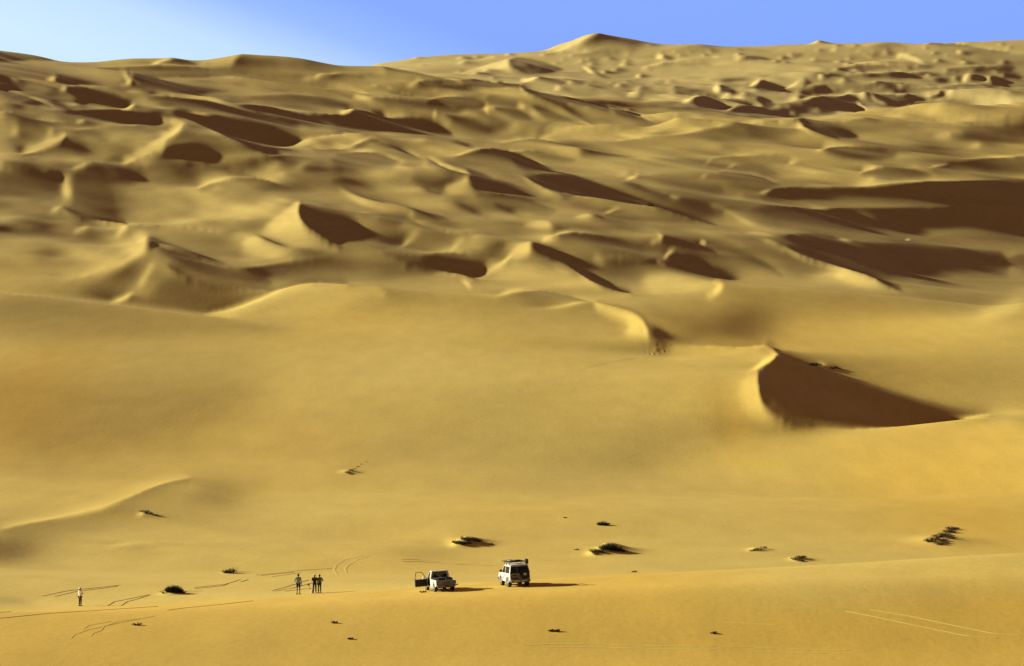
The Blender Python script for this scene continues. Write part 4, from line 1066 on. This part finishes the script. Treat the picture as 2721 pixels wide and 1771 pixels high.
    for s in (-1, 1):
        b = MB(); b.box(s*.70-.11, s*.70+.11, -1.87, -1.85, .20, .50); b.build('mud_flap', M['black'], t)
        wheel(t, s*.72, ya, r, .22, s); wheel(t, s*.72, yf, r, .22, s)
        b = MB(); b.box(s*.62-.10, s*.62+.10, 2.34, 2.37, .66, .80, .01); b.build('headlight', M['plate'], t)
    b = MB(); b.box(-.8, .8, 2.34, 2.44, .44, .58, .02); b.build('front_bumper', M['grey'], t)
    return t
def make_wagon():
    t = empty('four_wheel_drive')
    tag(t, 'white off-road wagon with a roof rack and spare wheel, right of the pickup', 'off-road car', 'white vehicles parked on the near sand crest')
    W = .86; zt = 1.16; zb = .52; zr = 1.80; r = .40; ya, yf = -1.15, 1.25
    outer = [(-1.98, .60), (-2.02, 1.08), (-1.97, zt), (.75, zt), (.85, 1.15), (1.95, 1.06), (2.06, .98), (2.08, .60)]+arch(yf, .45, .47)[::-1]+[(.72, zb-.06), (-.62, zb-.06)]+arch(ya, .45, .47)[::-1]
    b = MB()
    for s in (-1, 1): b.prof(outer, min(s*W, s*(W-.06)), max(s*W, s*(W-.06)), .015)
    b.prof([(.80, 1.05), (.85, 1.17), (1.95, 1.08), (2.06, .98), (2.06, .60), (1.98, .60), (1.98, .95)], -W+.06, W-.06, .02)
    b.box(-W+.06, W-.06, -1.95, 1.95, .55, .62); b.build('body', M['white'], t)
    wi = .72; P = lambda s, y, z: (s*(W-.02-(z-zt)/(zr-zt)*(W-.02-wi)), y, z)
    b = MB()
    for s in (-1, 1):
        b.tube([P(s, .80, zt), P(s, .38, zr)], .04, 6)
        b.quad(P(s, -.28, zt), P(s, -.14, zt), P(s, -.14, zr), P(s, -.26, zr), .05)
        b.quad(P(s, -1.96, zt), P(s, -1.62, zt), P(s, -1.60, zr), P(s, -1.84, zr), .05)
        b.quad(P(s, -1.84, zr-.09), P(s, .42, zr-.09), P(s, .38, zr), P(s, -1.84, zr), .05)
    b.build('cab', M['white'], t)
    b = MB(); b.box(-wi-.03, wi+.03, -1.86, .42, zr-.02, zr+.06, .04); b.build('roof', M['white'], t)
    for s in (-1, 1):
        o = s*.004
        b = MB(); b.quad(P(s, .74, zt+.01), P(s, -.13, zt+.01), P(s, -.13, zr-.1), P(s, .42, zr-.1)); b.build('front_window', M['glass'], t)
        b = MB(); b.quad(P(s, -.29, zt+.01), P(s, -1.60, zt+.01), P(s, -1.58, zr-.1), P(s, -.28, zr-.1)); b.build('side_window', M['dglass'], t)
    b = MB(); b.quad(P(-.95, .80, zt+.02), P(.95, .80, zt+.02), P(.95, .42, zr-.02), P(-.95, .42, zr-.02)); b.build('windscreen', M['glass'], t)
    b = MB(); b.box(-.7, .7, -.2, .2, .7, 1.0, .05); b.box(-.62, -.16, -.28, -.18, .9, 1.5, .04); b.box(.16, .62, -.28, -.18, .9, 1.5, .04); b.build('seats', M['seat'], t)
    # unequal rear doors
    for nm, x0, x1 in (('left', -W+.06, -.22), ('right', -.20, W-.06)):
        b = MB(); b.box(x0, x1, -2.04, -1.98, .62, zt+.02, .015)
        f0 = (W-.12)/(W-.02)
        b.build('rear_door', M['grey'], t) if True else None  # rear doors grey, darker than the white sides
    b = MB(); b.quad(P(-.97, -1.99, zt+.03), (-.23, -1.99, zt+.03), (-.23, -1.86, zr-.06), P(-.97, -1.86, zr-.06), .02); b.build('rear_window', M['dglass'], t)
    b = MB(); b.quad((-.19, -1.99, zt+.03), P(.97, -1.99, zt+.03), P(.97, -1.86, zr-.06), (-.19, -1.86, zr-.06), .02); b.build('rear_window', M['dglass'], t)
    b = MB(); b.tube([(-.21, -2.01, zt+.02), (-.21, -1.88, zr-.04)], .018, 6)
    for s in (-1, 1): b.tube([P(s, -1.99, zt), P(s, -1.87, zr)], .035, 6)
    b.box(-wi, wi, -1.90, -1.84, zr-.07, zr-.0, .01); b.build('rear_frame', M['steel'], t)
    b = MB(); b.box(-.66, -.30, -2.065, -2.04, .94, 1.05, .01); b.box(-.72, -.24, -2.065, -2.04, .74, .84, .01); b.build('door_recess', M['maroon'], t)
    b = MB(); b.lathe([(.25, -.13), (.36, -.13), (.395, -.08), (.395, .08), (.36, .12), (.1, .12)], (.36, -2.20, 1.10), 'y', 32)
    sp = b.build('spare_wheel', M['tyre'], t, True)
    b = MB(); b.lathe([(.24, -.14), (.25, -.15), (.05, -.16)], (.36, -2.20, 1.10), 'y', 24); b.build('wheel_cover', M['black'], sp)
    b = MB(); b.box(.22, .50, -2.37, -2.36, 1.03, 1.13); b.box(.27, .45, -2.37, -2.36, 1.14, 1.19); b.box(.27, .31, -2.37, -2.36, .97, 1.02); b.box(.41, .48, -2.37, -2.36, .97, 1.02); b.build('cover_emblem', M['plate'], sp)
    b = MB(); b.prof([(-2.22, .44), (-2.24, .64), (-2.04, .66), (-2.04, .42)], -.84, .84, .02)
    bp = b.build('rear_bumper', M['grey'], t)
    for x in (-.34, .30):
        b = MB(); b.box(x-.21, x+.21, -2.25, -2.24, .50, .60); b.build('licence_plate', M['plate'], bp)
    for s in (-1, 1):
        b = MB(); b.box(s*.79-.06, s*.79+.06, -2.06, -2.0, .74, 1.0, .015); b.build('tail_light', M['red'], t)
        for yc in (ya, yf):
            q = arch(yc, .45, .52)[::-1]; q2 = arch(yc, .45, .45)
            b = MB(); b.prof(q+q2, min(s*W, s*(W+.06)), max(s*W, s*(W+.06)), .0); b.build('wheel_flare', M['black' if s > 0 else 'white'], t)
        b = MB(); b.box(s*.76-.12, s*.76+.12, -1.66, -1.64, .22, .52); b.build('mud_flap', M['black'], t)
        wheel(t, s*.76, ya, r, .26, s); wheel(t, s*.76, yf, r, .26, s)
        b = MB(); b.box(s*(W+.12)-.11, s*(W+.12)+.11, .62, .72, zt+.02, zt+.24, .03); b.tube([(s*W, .68, zt+.05), (s*(W+.1), .68, zt+.1)], .02, 6); b.build('mirror', M['black'], t)
        b = MB(); b.box(s*.6-.11, s*.6+.11, 2.07, 2.10, .78, .94, .02); b.build('headlight', M['plate'], t)
    b = MB(); b.prof([(2.05, .50), (2.05, .68), (2.26, .66), (2.28, .50)], -.9, .9, .02); b.build('front_bumper', M['black'], t)
    b = MB(); b.box(-.7, .7, -2.0, 2.0, .40, .52); b.tube([(-.75, ya, .4), (.75, ya, .4)], .08); b.tube([(-.75, yf, .4), (.75, yf, .4)], .07); b.lathe([(.14, -.12), (.17, 0), (.14, .12)], (.05, ya, .40), 'y', 12); b.build('chassis', M['black'], t)
    b = MB(); x = -W-.004; b.quad((x, -1.6, 1.06), (x, .0, 1.06), (x, .0, 1.03), (x, -1.6, 1.03), .003); b.quad((x, -.10, 1.03), (x, .16, 1.03), (x, .46, .74), (x, .10, .74), .003); b.quad((x, .10, .74), (x, 1.0, .74), (x, 1.0, .71), (x, .10, .71), .003); b.build('side_stripe', M['orange'], t)
    # roof rack: frame rails, cross bars, feet, load
    z = zr+.30; b = MB()
    for s in (-1, 1): b.tube([(s*.72, -1.75, z), (s*.72, .75, z)], .022, 6)
    for y in (-1.75, -1.2, -.65, -.1, .4, .75): b.tube([(-.86, y, z), (.74, y, z)], .02, 6)
    for s in (-1, 1):
        for y in (-1.5, -.4, .3): b.tube([(s*.70, y, z), (s*.74, y, zr-.02)], .02, 6)
    rk = b.build('roof_rack', M['black'], t)
    tag(t)
    return t
def set_on_ground(t, u, v, yaw, s, wb, tw, sink=.03):
    p = spot(u, v); f = Vector((-math.sin(yaw), math.cos(yaw))); rt = Vector((f.y, -f.x))
    g = lambda a, b: Vector((p.x+f.x*a+rt.x*b, p.y+f.y*a+rt.y*b, zat(p.x+f.x*a+rt.x*b, p.y+f.y*a+rt.y*b)))
    F, B_, L_, Rr = g(wb, 0), g(-wb, 0), g(0, -tw), g(0, tw)
    fy = (F-B_).normalized(); rx = (Rr-L_).normalized(); up = rx.cross(fy).normalized(); rx = fy.cross(up)
    mt = Matrix((rx, fy, up)).transposed().to_4x4(); mt.translation = (F+B_+L_+Rr)/4-up*sink
    t.matrix_world = mt @ Matrix.Scale(s, 4); return t
pk = make_pickup(); set_on_ground(pk, 1169, 1569, R(15), .925, 1.26, .65)
wg = make_wagon(); set_on_ground(wg, 1368, 1556, R(14), .90, 1.1, .7)
# things tied on the roof rack rest there and lift off
def on_car(car, name, b, m, label, cat):
    o = b.build(name, m); o.matrix_world = car.matrix_world.copy(); return tag(o, label, cat)
b = MB(); b.box(-.55, -.05, -.9, .5, 2.125, 2.20, .02); on_car(wg, 'sand_ladder', b, M['steel'], 'flat grey sand ladder lying on the roof rack of the white off-road wagon', 'sand ladder')
b = MB(); b.box(.55, .82, -1.95, -1.55, 1.88, 2.30, .04); on_car(wg, 'storage_case', b, M['blue'], 'dark blue-grey case standing at the rear right corner of the roof rack', 'case')
# ------------------------------------------------------------------ people
SK = dict(skin=mat('skin_brown', (.16, .075, .045), .6, var=.08), dark=mat('dark_hair', (.012, .009, .007), .8, var=.2), white=mat('white_cotton', (.78, .78, .72), .9, var=.04),
          teal=mat('pale_blue_cotton', (.22, .33, .35), .9, var=.08), navy=mat('navy_cotton', (.02, .025, .045), .9, var=.1), black=mat('black_cotton', (.012, .013, .011), .9, var=.1),
          grey=mat('grey_cotton', (.09, .085, .10), .9, var=.08), brown=mat('brown_cotton', (.06, .035, .03), .9, var=.1), shoe=mat('dark_shoes', (.03, .02, .016), .8), redc=mat('red_cloth', (.55, .04, .02), .8, var=.1))
def skin_obj(name, V_, E_, m, parent, sub=1):
    me = bpy.data.meshes.new(name+'_rig'); ks = list(V_); ix = {k: i for i, k in enumerate(ks)}
    me.from_pydata([V_[k][0] for k in ks], [(ix[a], ix[b]) for a, b in E_], [])
    o = bpy.data.objects.new('tmp', me); C.objects.link(o); md = o.modifiers.new('s', 'SKIN'); md.use_smooth_shade = True
    sb = o.modifiers.new('d', 'SUBSURF'); sb.levels = sub; sb.render_levels = sub
    for i, k in enumerate(ks):
        sv = me.skin_vertices[0].data[i]; rr = V_[k][1]; sv.radius = rr if isinstance(rr, tuple) else (rr, rr); sv.use_root = (i == 0)
    bpy.context.view_layer.update(); dg = bpy.context.evaluated_depsgraph_get()
    r_ = bpy.data.meshes.new_from_object(o.evaluated_get(dg)); bpy.data.objects.remove(o); r_.name = name
    return link(name, r_, m, parent)
def person(label, u, v, yaw, h, top, bottom, hat=None, shorts=False, arms=('down', 'down'), nudge=(0, 0)):
    p = spot(u, v); p.x += nudge[0]; p.y += nudge[1]; p.z = zat(p.x, p.y)
    t = empty('person', p); k = h/1.75; t.scale = (k, k, k); t.rotation_euler = (0, 0, yaw)
    tag(t, label, 'person', 'people standing on the sand')
    V_ = dict(pelvis=((0, 0, .95), (.14, .10)), waist=((0, 0, 1.10), (.13, .09)), chest=((0, .01, 1.32), (.17, .11)), neck=((0, 0, 1.50), .055), jaw=((0, .02, 1.58), (.065, .07)), head=((0, .01, 1.67), (.078, .092)), crown=((0, 0, 1.745), (.055, .06)))
    E_ = [('pelvis', 'waist'), ('waist', 'chest'), ('chest', 'neck'), ('neck', 'jaw'), ('jaw', 'head'), ('head', 'crown')]
    for s, n in ((-1, 'l'), (1, 'r')):
        a = arms[0 if s < 0 else 1]
        el, wr = {'down': ((s*.25, -.01, 1.15), (s*.26, .06, .90)), 'fold': ((s*.25, .05, 1.17), (s*.02, .22, 1.20)), 'hip': ((s*.37, -.04, 1.20), (s*.19, .06, 1.02)), 'up': ((s*.24, .10, 1.22), (s*.10, .24, 1.42))}[a]
        el, wr = Vector(el), Vector(wr); dr = (wr-el).normalized(); sd = dr.cross(Vector((0, 1, 0))).normalized() if abs(dr.y) < .9 else Vector((0, 0, 1))
        V_['sh'+n] = ((s*.19, 0, 1.43), .062); V_['el'+n] = (tuple(el), .044); V_['wr'+n] = (tuple(wr), .028); V_['pa'+n] = (tuple(wr+dr*.07), (.034, .02))
        E_ += [('chest', 'sh'+n), ('sh'+n, 'el'+n), ('el'+n, 'wr'+n), ('wr'+n, 'pa'+n)]
        for f, (o, ln) in enumerate(((-.028, .062), (-.009, .072), (.010, .066), (.027, .052))):
            q = wr+dr*.10+sd*o; V_['f%d%s' % (f, n)] = (tuple(q), .009); V_['g%d%s' % (f, n)] = (tuple(q+dr*ln+Vector((0, .012, 0))), .007); E_ += [('pa'+n, 'f%d%s' % (f, n)), ('f%d%s' % (f, n), 'g%d%s' % (f, n))]
        q = wr+dr*.05-sd*.045; V_['th'+n] = (tuple(q), .010); E_ += [('pa'+n, 'th'+n)]
        V_['hp'+n] = ((s*.10, 0, .90), .088); V_['kn'+n] = ((s*.115, .02, .50), .056); V_['an'+n] = ((s*.12, -.02, .09), .036); V_['to'+n] = ((s*.135, .15, .035), (.038, .028)); V_['hl'+n] = ((s*.12, -.05, .04), .034)
        E_ += [('pelvis', 'hp'+n), ('hp'+n, 'kn'+n), ('kn'+n, 'an'+n), ('an'+n, 'to'+n), ('an'+n, 'hl'+n)]
    body = skin_obj('person_body', V_, E_, SK['skin'], t)
    def cl(name, keys, ed, m, g, ov={}):
        W_ = {}
        for q in keys:
            po, rr = ov.get(q, V_.get(q)); rr = rr if isinstance(rr, tuple) else (rr, rr); W_[q] = (po, (rr[0]+g, rr[1]+g))
        return skin_obj(name, W_, ed, m, t)
    def mid(a_, b_, f): return tuple(Vector(V_[a_][0]).lerp(Vector(V_[b_][0]), f))
    ov = dict(nk=((0, 0, 1.455), .07), ml=(mid('shl', 'ell', .75), .056), mr=(mid('shr', 'elr', .75), .056), hem=((0, 0, .88), (.15, .11)))
    cl('shirt', ['waist', 'hem', 'chest', 'nk', 'shl', 'shr', 'ml', 'mr'], [('waist', 'hem'), ('waist', 'chest'), ('chest', 'nk'), ('chest', 'shl'), ('chest', 'shr'), ('shl', 'ml'), ('shr', 'mr')], top, .022, ov)
    ov = dict(kl=(mid('hpl', 'knl', .8), .07), kr=(mid('hpr', 'knr', .8), .07), al=(mid('knl', 'anl', .9), .05), ar=(mid('knr', 'anr', .9), .05))
    if shorts: cl('shorts', ['pelvis', 'hpl', 'hpr', 'kl', 'kr'], [('pelvis', 'hpl'), ('pelvis', 'hpr'), ('hpl', 'kl'), ('hpr', 'kr')], bottom, .02, ov)
    else: cl('trousers', ['pelvis', 'hpl', 'hpr', 'knl', 'knr', 'al', 'ar'], [('pelvis', 'hpl'), ('pelvis', 'hpr'), ('hpl', 'knl'), ('hpr', 'knr'), ('knl', 'al'), ('knr', 'ar')], bottom, .02, ov)
    b = MB(); b.lathe([(.07, 1.60), (.094, 1.66), (.097, 1.71), (.082, 1.765), (.045, 1.795), (.01, 1.80)], (0, -.018, 0), 'z', 16); b.build('hair', SK['dark'], t, True)
    b = MB(); b.box(-.012, .012, .085, .125, 1.615, 1.665, .008); b.box(-.045, -.02, .088, .10, 1.675, 1.69, .004); b.box(.02, .045, .088, .10, 1.675, 1.69, .004); b.box(-.025, .025, .085, .098, 1.585, 1.595, .003); b.build('face', SK['skin'], t)
    if hat:
        b = MB(); b.lathe([(.103, 1.69), (.108, 1.73), (.092, 1.79), (.05, 1.825), (.01, 1.83)], (0, -.01, 0), 'z', 16)
        if hat == 'cap': b.box(-.07, .07, .07, .19, 1.69, 1.705, .005)
        else: b.lathe([(.10, 1.70), (.16, 1.69), (.16, 1.70), (.10, 1.712)], (0, -.01, 0), 'z', 16)
        b.build('cap', SK['white'], t, True)
    for s in (-1, 1):
        b = MB(); b.prof([(-.09, 0), (-.09, .08), (0, .10), (.17, .05), (.19, 0)], s*.125-.045, s*.125+.045, .015); b.build('shoe', SK['shoe'], t)
    return t
person('person in a white shirt and dark trousers with folded arms, alone at the far left', 213, 1611, R(-40), 1.45, SK['white'], SK['brown'], 'hat', arms=('fold', 'fold'))
person('person in a pale blue shirt and shorts standing just left of the pair', 793, 1580, R(-12), 1.62, SK['teal'], SK['navy'], shorts=True, arms=('hip', 'down'))
person('person in a black shirt wearing a white cap, left one of the pair', 836, 1577, R(10), 1.5, SK['black'], SK['brown'], 'cap', arms=('fold', 'down'))
person('bareheaded person in grey with a hand on the hip, right one of the pair', 849, 1576, R(30), 1.46, SK['grey'], SK['brown'], arms=('fold', 'hip'))
p = spot(829.5, 1577)
b = MB(); b.lathe([(.10, 0), (.12, .03), (.12, .22), (.05, .26), (.04, .29)], (0, 0, 0), 'z', 14); c = b.build('canister', SK['white'], None, True); c.location = p; tag(c, 'small white canister standing on the sand by the feet of the pair', 'canister')
b = MB(); b.tube([(0, 0, 0), (-.16, 0, .62)], .012, 6); pl = b.build('marker_stake', SK['brown']); pl.location = p+Vector((-.10, .1, 0)); tag(pl, 'thin leaning stake with a red rag at its tip, left of the pair', 'stake')
b = MB(); b.prof([(-.02, .60), (-.02, .74), (.0, .78), (.02, .74), (.02, .60)], -.26, -.10, .01); b.build('red_rag', SK['redc'], pl)
# ------------------------------------------------------------------ desert plants
PL = [mat('dry_green_stems', (.035, .04, .018), .85, var=.3, scale=4), mat('grey_brown_twigs', (.075, .05, .032), .9, var=.3, scale=4), mat('dark_green_leaves', (.022, .032, .018), .8, var=.3, scale=4)]
def tuft(b, c, r, h, n, rnd, flat=.5, lean=.0):
    """many thin bent stems with small leaf blades"""
    bm = b.bm
    for k in range(n):
        a = rnd.uniform(0, 2*math.pi); q = rnd.random()**.6; d = Vector((math.cos(a), math.sin(a)*1.0, 0))
        base = Vector(c)+d*r*q*.55; tip = base+d*r*(.25+.55*q)+Vector((lean*h, 0, h*(1-flat*q*q)*rnd.uniform(.55, 1.05)))
        mid = base.lerp(tip, .5)+Vector((0, 0, h*.12)); w_ = rnd.uniform(.012, .028)
        sd = Vector((rnd.uniform(-1, 1), rnd.uniform(-1, 1), 0)).normalized()*w_
        v = [bm.verts.new(p_) for p_ in (base-sd, base+sd, mid+sd*.8, tip+sd*.15, tip-sd*.15, mid-sd*.8)]
        bm.faces.new((v[0], v[1], v[2], v[5])); bm.faces.new((v[5], v[2], v[3], v[4]))
        for j in range(rnd.randint(3, 6)):
            t_ = rnd.uniform(.3, 1); p_ = base.lerp(mid, t_*2) if t_ < .5 else mid.lerp(tip, t_*2-1)
            e = Vector((rnd.uniform(-1, 1), rnd.uniform(-1, 1), rnd.uniform(-.1, 1))).normalized()*rnd.uniform(.05, .13); s2 = e.orthogonal().normalized()*.018
            v = [bm.verts.new(q_) for q_ in (p_, p_+e*.5+s2, p_+e, p_+e*.5-s2)]; bm.faces.new(v)
def shrub(label, u, v, tufts, mi, seed, cat='shrub', name='desert_shrub', group='desert shrubs scattered on the sand', sink=0):
    """tufts: (photo px right, photo px up along the ground, radius, height, stems)"""
    rnd = random.Random(seed); p = spot(u, v); b = MB()
    for (du, dv, r, h, n) in tufts:
        q = spot(u+du, v-dv); b2 = q-p; b2.z = zat(q.x, q.y)-p.z
        tuft(b, b2-Vector((0, 0, .03)), r, h, n, rnd)
    o = b.build(name, PL[mi]); o.location = p
    return tag(o, label, cat, group)
shrub('small dark green shrub on the dark flank of the left ridge', 388, 1364, [(0, 0, .5, .45, 60), (12, -2, .4, .25, 40), (25, -6, .35, .15, 25), (-12, 4, .3, .2, 20)], 2, 1)
shrub('twiggy grey shrub with upright stalks, upper left of the tyre tracks', 609, 1523, [(-8, 0, .45, .40, 70), (6, 0, .45, .55, 60), (14, 0, .3, .85, 8)], 1, 2)
shrub('dense dark domed shrub among tyre tracks, right of the lone white figure', 461, 1574, [(-7, 0, .42, .62, 150), (5, 0, .45, .62, 170), (16, -1, .35, .36, 100), (-15, 0, .25, .38, 40), (-24, -3, .25, .12, 16), (26, -2, .25, .14, 30)], 2, 3)
shrub('scattered dry twigs of a shrub alone on the big smooth slope', 925, 1255, [(0, -2, .5, .30, 46), (9, 4, .5, .3, 40), (18, 8, .3, .2, 14), (26, 14, .35, .2, 16), (35, 20, .2, .2, 8), (8, -6, .4, .15, 24), (50, 26, .2, .2, 6)], 1, 4)
shrub('dark low shrub crowning the sand hummock above the pickup', 1235, 1440, [(-22, -4, .5, .45, 90), (-8, -6, .6, .4, 110), (6, 4, .8, .4, 130), (22, 4, .7, .35, 110), (38, 1, .5, .25, 60), (-8, 8, .25, .5, 12), (10, -5, .5, .25, 70)], 2, 5)
shrub('largest spiky dark shrub on a hummock, right of the roof rack', 1612, 1462, [(-34, -6, .6, .5, 90), (-18, -4, .5, .3, 50), (-6, 2, .7, .6, 110), (8, 4, .9, .7, 190), (20, 0, .8, .6, 170), (34, -2, .6, .35, 90), (-28, -12, .4, .25, 40), (-12, -8, .5, .2, 30), (46, -4, .4, .2, 40)], 2, 6)
shrub('small round dark green shrub just behind the largest spiky one', 1602, 1396, [(0, 0, .65, .55, 150), (10, 0, .5, .35, 80), (-8, 0, .4, .3, 50)], 2, 7)
shrub('thin row of brown twig tufts, smallest right of the big shrub', 2012, 1463, [(-14, -2, .35, .2, 24), (-4, 0, .4, .3, 36), (6, 2, .35, .2, 20), (18, 6, .35, .25, 26)], 1, 8)
shrub('compact brown twig clump near the right, below the thin row of tufts', 2122, 1488, [(-8, 0, .5, .35, 60), (4, 4, .5, .35, 70), (8, -4, .4, .2, 40), (14, 6, .3, .25, 30)], 1, 9)
shrub('wide scattered shrub on the bright slope at the far right', 2500, 1436, [(-28, -4, .75, .5, 120), (-16, 2, .7, .4, 80), (-4, 8, .8, .45, 110), (8, 12, .8, .45, 100), (20, 8, .8, .4, 100), (4, -2, .7, .35, 90), (26, 20, .8, .45, 100), (30, 28, .8, .45, 110), (-2, -12, .7, .4, 100), (12, -8, .5, .3, 50), (28, 4, .6, .35, 70), (40, 30, .5, .25, 40), (16, 22, .6, .3, 60)], 1, 10)
shrub('spiky shrub at the edge of the dark slip face, left of two', 2166, 972, [(-10, 0, .6, .7, 50), (0, 0, .8, .9, 110), (12, 0, .6, .6, 60)], 2, 11)
shrub('small dark shrub beyond the slip face, right of two', 2216, 980, [(-4, 0, .5, .4, 60), (5, 1, .5, .55, 80), (14, 0, .4, .3, 40)], 1, 12)
shrub('dark bush on a high sand crest in the middle distance', 1727, 548, [(0, 0, 1.6, 1.6, 160), (6, -1, 1.2, 1.0, 80)], 1, 13)
for k, (u, v, s, lb) in enumerate(((362, 1662, 1.0, 'dead twig bundle below the domed shrub'), (889, 1656, .7, 'small dead tuft below the standing pair'), (931, 1699, .4, 'tiny dead tuft nearest the bottom edge'), (1467, 1678, .6, 'left half of a pair of dead tufts below the wagon'),
        (1480, 1678, .6, 'right half of a pair of dead tufts below the wagon'), (1898, 1684, .6, 'dead tuft alone at lower right'), (1686, 1521, .7, 'small dead tuft right of the wagon shadow'), (1124, 1575, .7, 'dry tuft at the left front wheel of the pickup'),
        (1502, 1377, .5, 'faint tuft up-left of the small round shrub'), (1533, 1462, .6, 'dry tuft left of the largest spiky shrub'), (1305, 1447, .5, 'dry tuft right of the hummock shrub'))):
    shrub(lb+' on bare sand' if len(lb.split()) < 7 else lb, u, v, [(-5*s, 0, .16*s+.05, .14*s+.04, 16), (5*s, 0, .16*s+.05, .18*s+.05, 16)], 1, 20+k, 'dead tuft', 'dead_tuft', 'dead tufts dotted on the near sand')
# ------------------------------------------------------------------ tyre tracks pressed into the sand
def zm(x0, y0, k, P): return [(x0+a/k, y0+b_/k) for a, b_ in P]
tm_dark = mat('turned_dark_sand', (.44, .31, .085), .95, var=.25, scale=.5); tm_pale = mat('turned_pale_sand', (.78, .62, .17), .95, var=.1, scale=1); tm_mid = mat('turned_sand', (.59, .43, .11), .95, var=.12, scale=1)
def track(P, m, wid=.26, lift=.03):
    bh = .012 if m == tm_dark else .004; ed = -.05 if m == tm_dark else -.008; lift = lift if m == tm_dark else .016
    pts = []
    for a, b_ in zip(P[:-1], P[1:]):
        n = max(2, int(math.hypot(b_[0]-a[0], (b_[1]-a[1])*4)/5))
        for k in range(n): pts.append((a[0]+(b_[0]-a[0])*k/n, a[1]+(b_[1]-a[1])*k/n))
    pts.append(P[-1]); S3 = []
    for u, v in pts:
        q = spot(u, v)
        if S3 and abs(q.y-S3[-1].y) > 9: break
        S3.append(q)
    if len(S3) < 3: return
    bm = bmesh.new(); rows = []; n = len(S3)
    for k in range(n):
        a, c = S3[max(k-2, 0)], S3[min(k+2, n-1)]; d_ = Vector((c.x-a.x, c.y-a.y, 0)).normalized(); s = Vector((d_.y, -d_.x, 0))
        f = min(1, k/4+.25, (n-1-k)/4+.25); row = []
        for o, h in ((-.5, ed), (-.38, bh), (-.15, .004), (.15, .004), (.38, bh), (.5, ed)):
            x, y_ = S3[k].x+s.x*o*wid*f, S3[k].y+s.y*o*wid*f
            row.append(bm.verts.new((x, y_, zat(x, y_)+lift*.5+h)))
        rows.append(row)
    for r0, r1 in zip(rows[:-1], rows[1:]):
        for i in range(5): bm.faces.new((r0[i], r0[i+1], r1[i+1], r1[i]))
    me = bpy.data.meshes.new('tyre_track')
    for f_ in bm.faces: f_.smooth = True
    bm.to_mesh(me); bm.free(); tag(link('tyre_track', me, m), kind='structure')
J = lambda P: zm(0, 1271, 2.38, P); K_ = lambda P: zm(900, 1271, 2.38, P); Q_ = lambda P: zm(1900, 1380, 2.899, P); H_ = lambda P: zm(900, 850, 2.38, P)
for P in ([(265, 747), (420, 714), (600, 694), (760, 677)], [(345, 749), (480, 717), (650, 697), (745, 684)], [(680, 807), (720, 783), (800, 767), (940, 738)], [(765, 807), (800, 783), (870, 764), (950, 738)],
          [(1230, 700), (1400, 682), (1440, 670)], [(1230, 692), (1420, 672), (1520, 642)], [(1520, 657), (1570, 642)], [(1620, 614), (1750, 602), (1900, 585), (2100, 571)], [(1650, 617), (1800, 602), (1860, 596)], [(1720, 624), (1850, 606), (1900, 600)],
          [(1720, 711), (1800, 691), (1880, 666), (1990, 631)], [(1730, 716), (1850, 696), (2000, 656), (2100, 631)], [(1800, 716), (1880, 706), (1990, 696)], [(1140, 714), (1280, 716)], [(1005, 719), (1040, 712)]):
    track(J(P), tm_dark, .19)
for P in ([(2135, 612), (2115, 582), (2125, 552), (2180, 517), (2300, 492)], [(2195, 602), (2185, 577), (2200, 552), (2260, 517), (2340, 492)]): track(J(P), tm_mid, .28)
for P in ([(0, 850), (300, 827), (345, 822)], [(0, 887), (300, 857), (700, 832), (1000, 812)], [(1060, 836), (1150, 824), (1400, 800), (1600, 777)]): track(J(P), tm_dark, .12)
for P in ([(450, 1015), (470, 992), (550, 962), (640, 942), (800, 907), (980, 872)], [(575, 1000), (590, 982), (640, 964), (660, 937), (750, 907), (900, 887)], [(530, 955), (560, 932), (700, 907)]): track(J(P), tm_mid, .10)
for P in ([(400, 516), (450, 514), (520, 518), (640, 531), (760, 544), (900, 551), (990, 556)], [(400, 530), (500, 528), (640, 538), (800, 551)]): track(K_(P), tm_dark, .19)
for P in ([(1200, 1060), (1330, 1050), (1700, 1053), (2000, 1061), (2380, 1066)], [(1330, 1069), (1700, 1072), (2000, 1080), (2380, 1086)]): track(K_(P), tm_pale, .14)
for P in ([(1000, 708), (1200, 746), (1500, 809), (1700, 851), (1950, 901), (2200, 916)], [(1200, 697), (1500, 747), (1800, 811), (2150, 881), (2380, 898)], [(0, 981), (300, 986), (700, 1005), (1050, 1011)], [(280, 1021), (600, 1029), (860, 1033)], [(60, 791), (300, 806), (480, 816)]): track(Q_(P), tm_pale, .13)
for P in ([(1530, 316), (1700, 278), (1900, 243)], [(1560, 300), (1700, 268), (1880, 240)]): track(H_(P), tm_mid, .16)
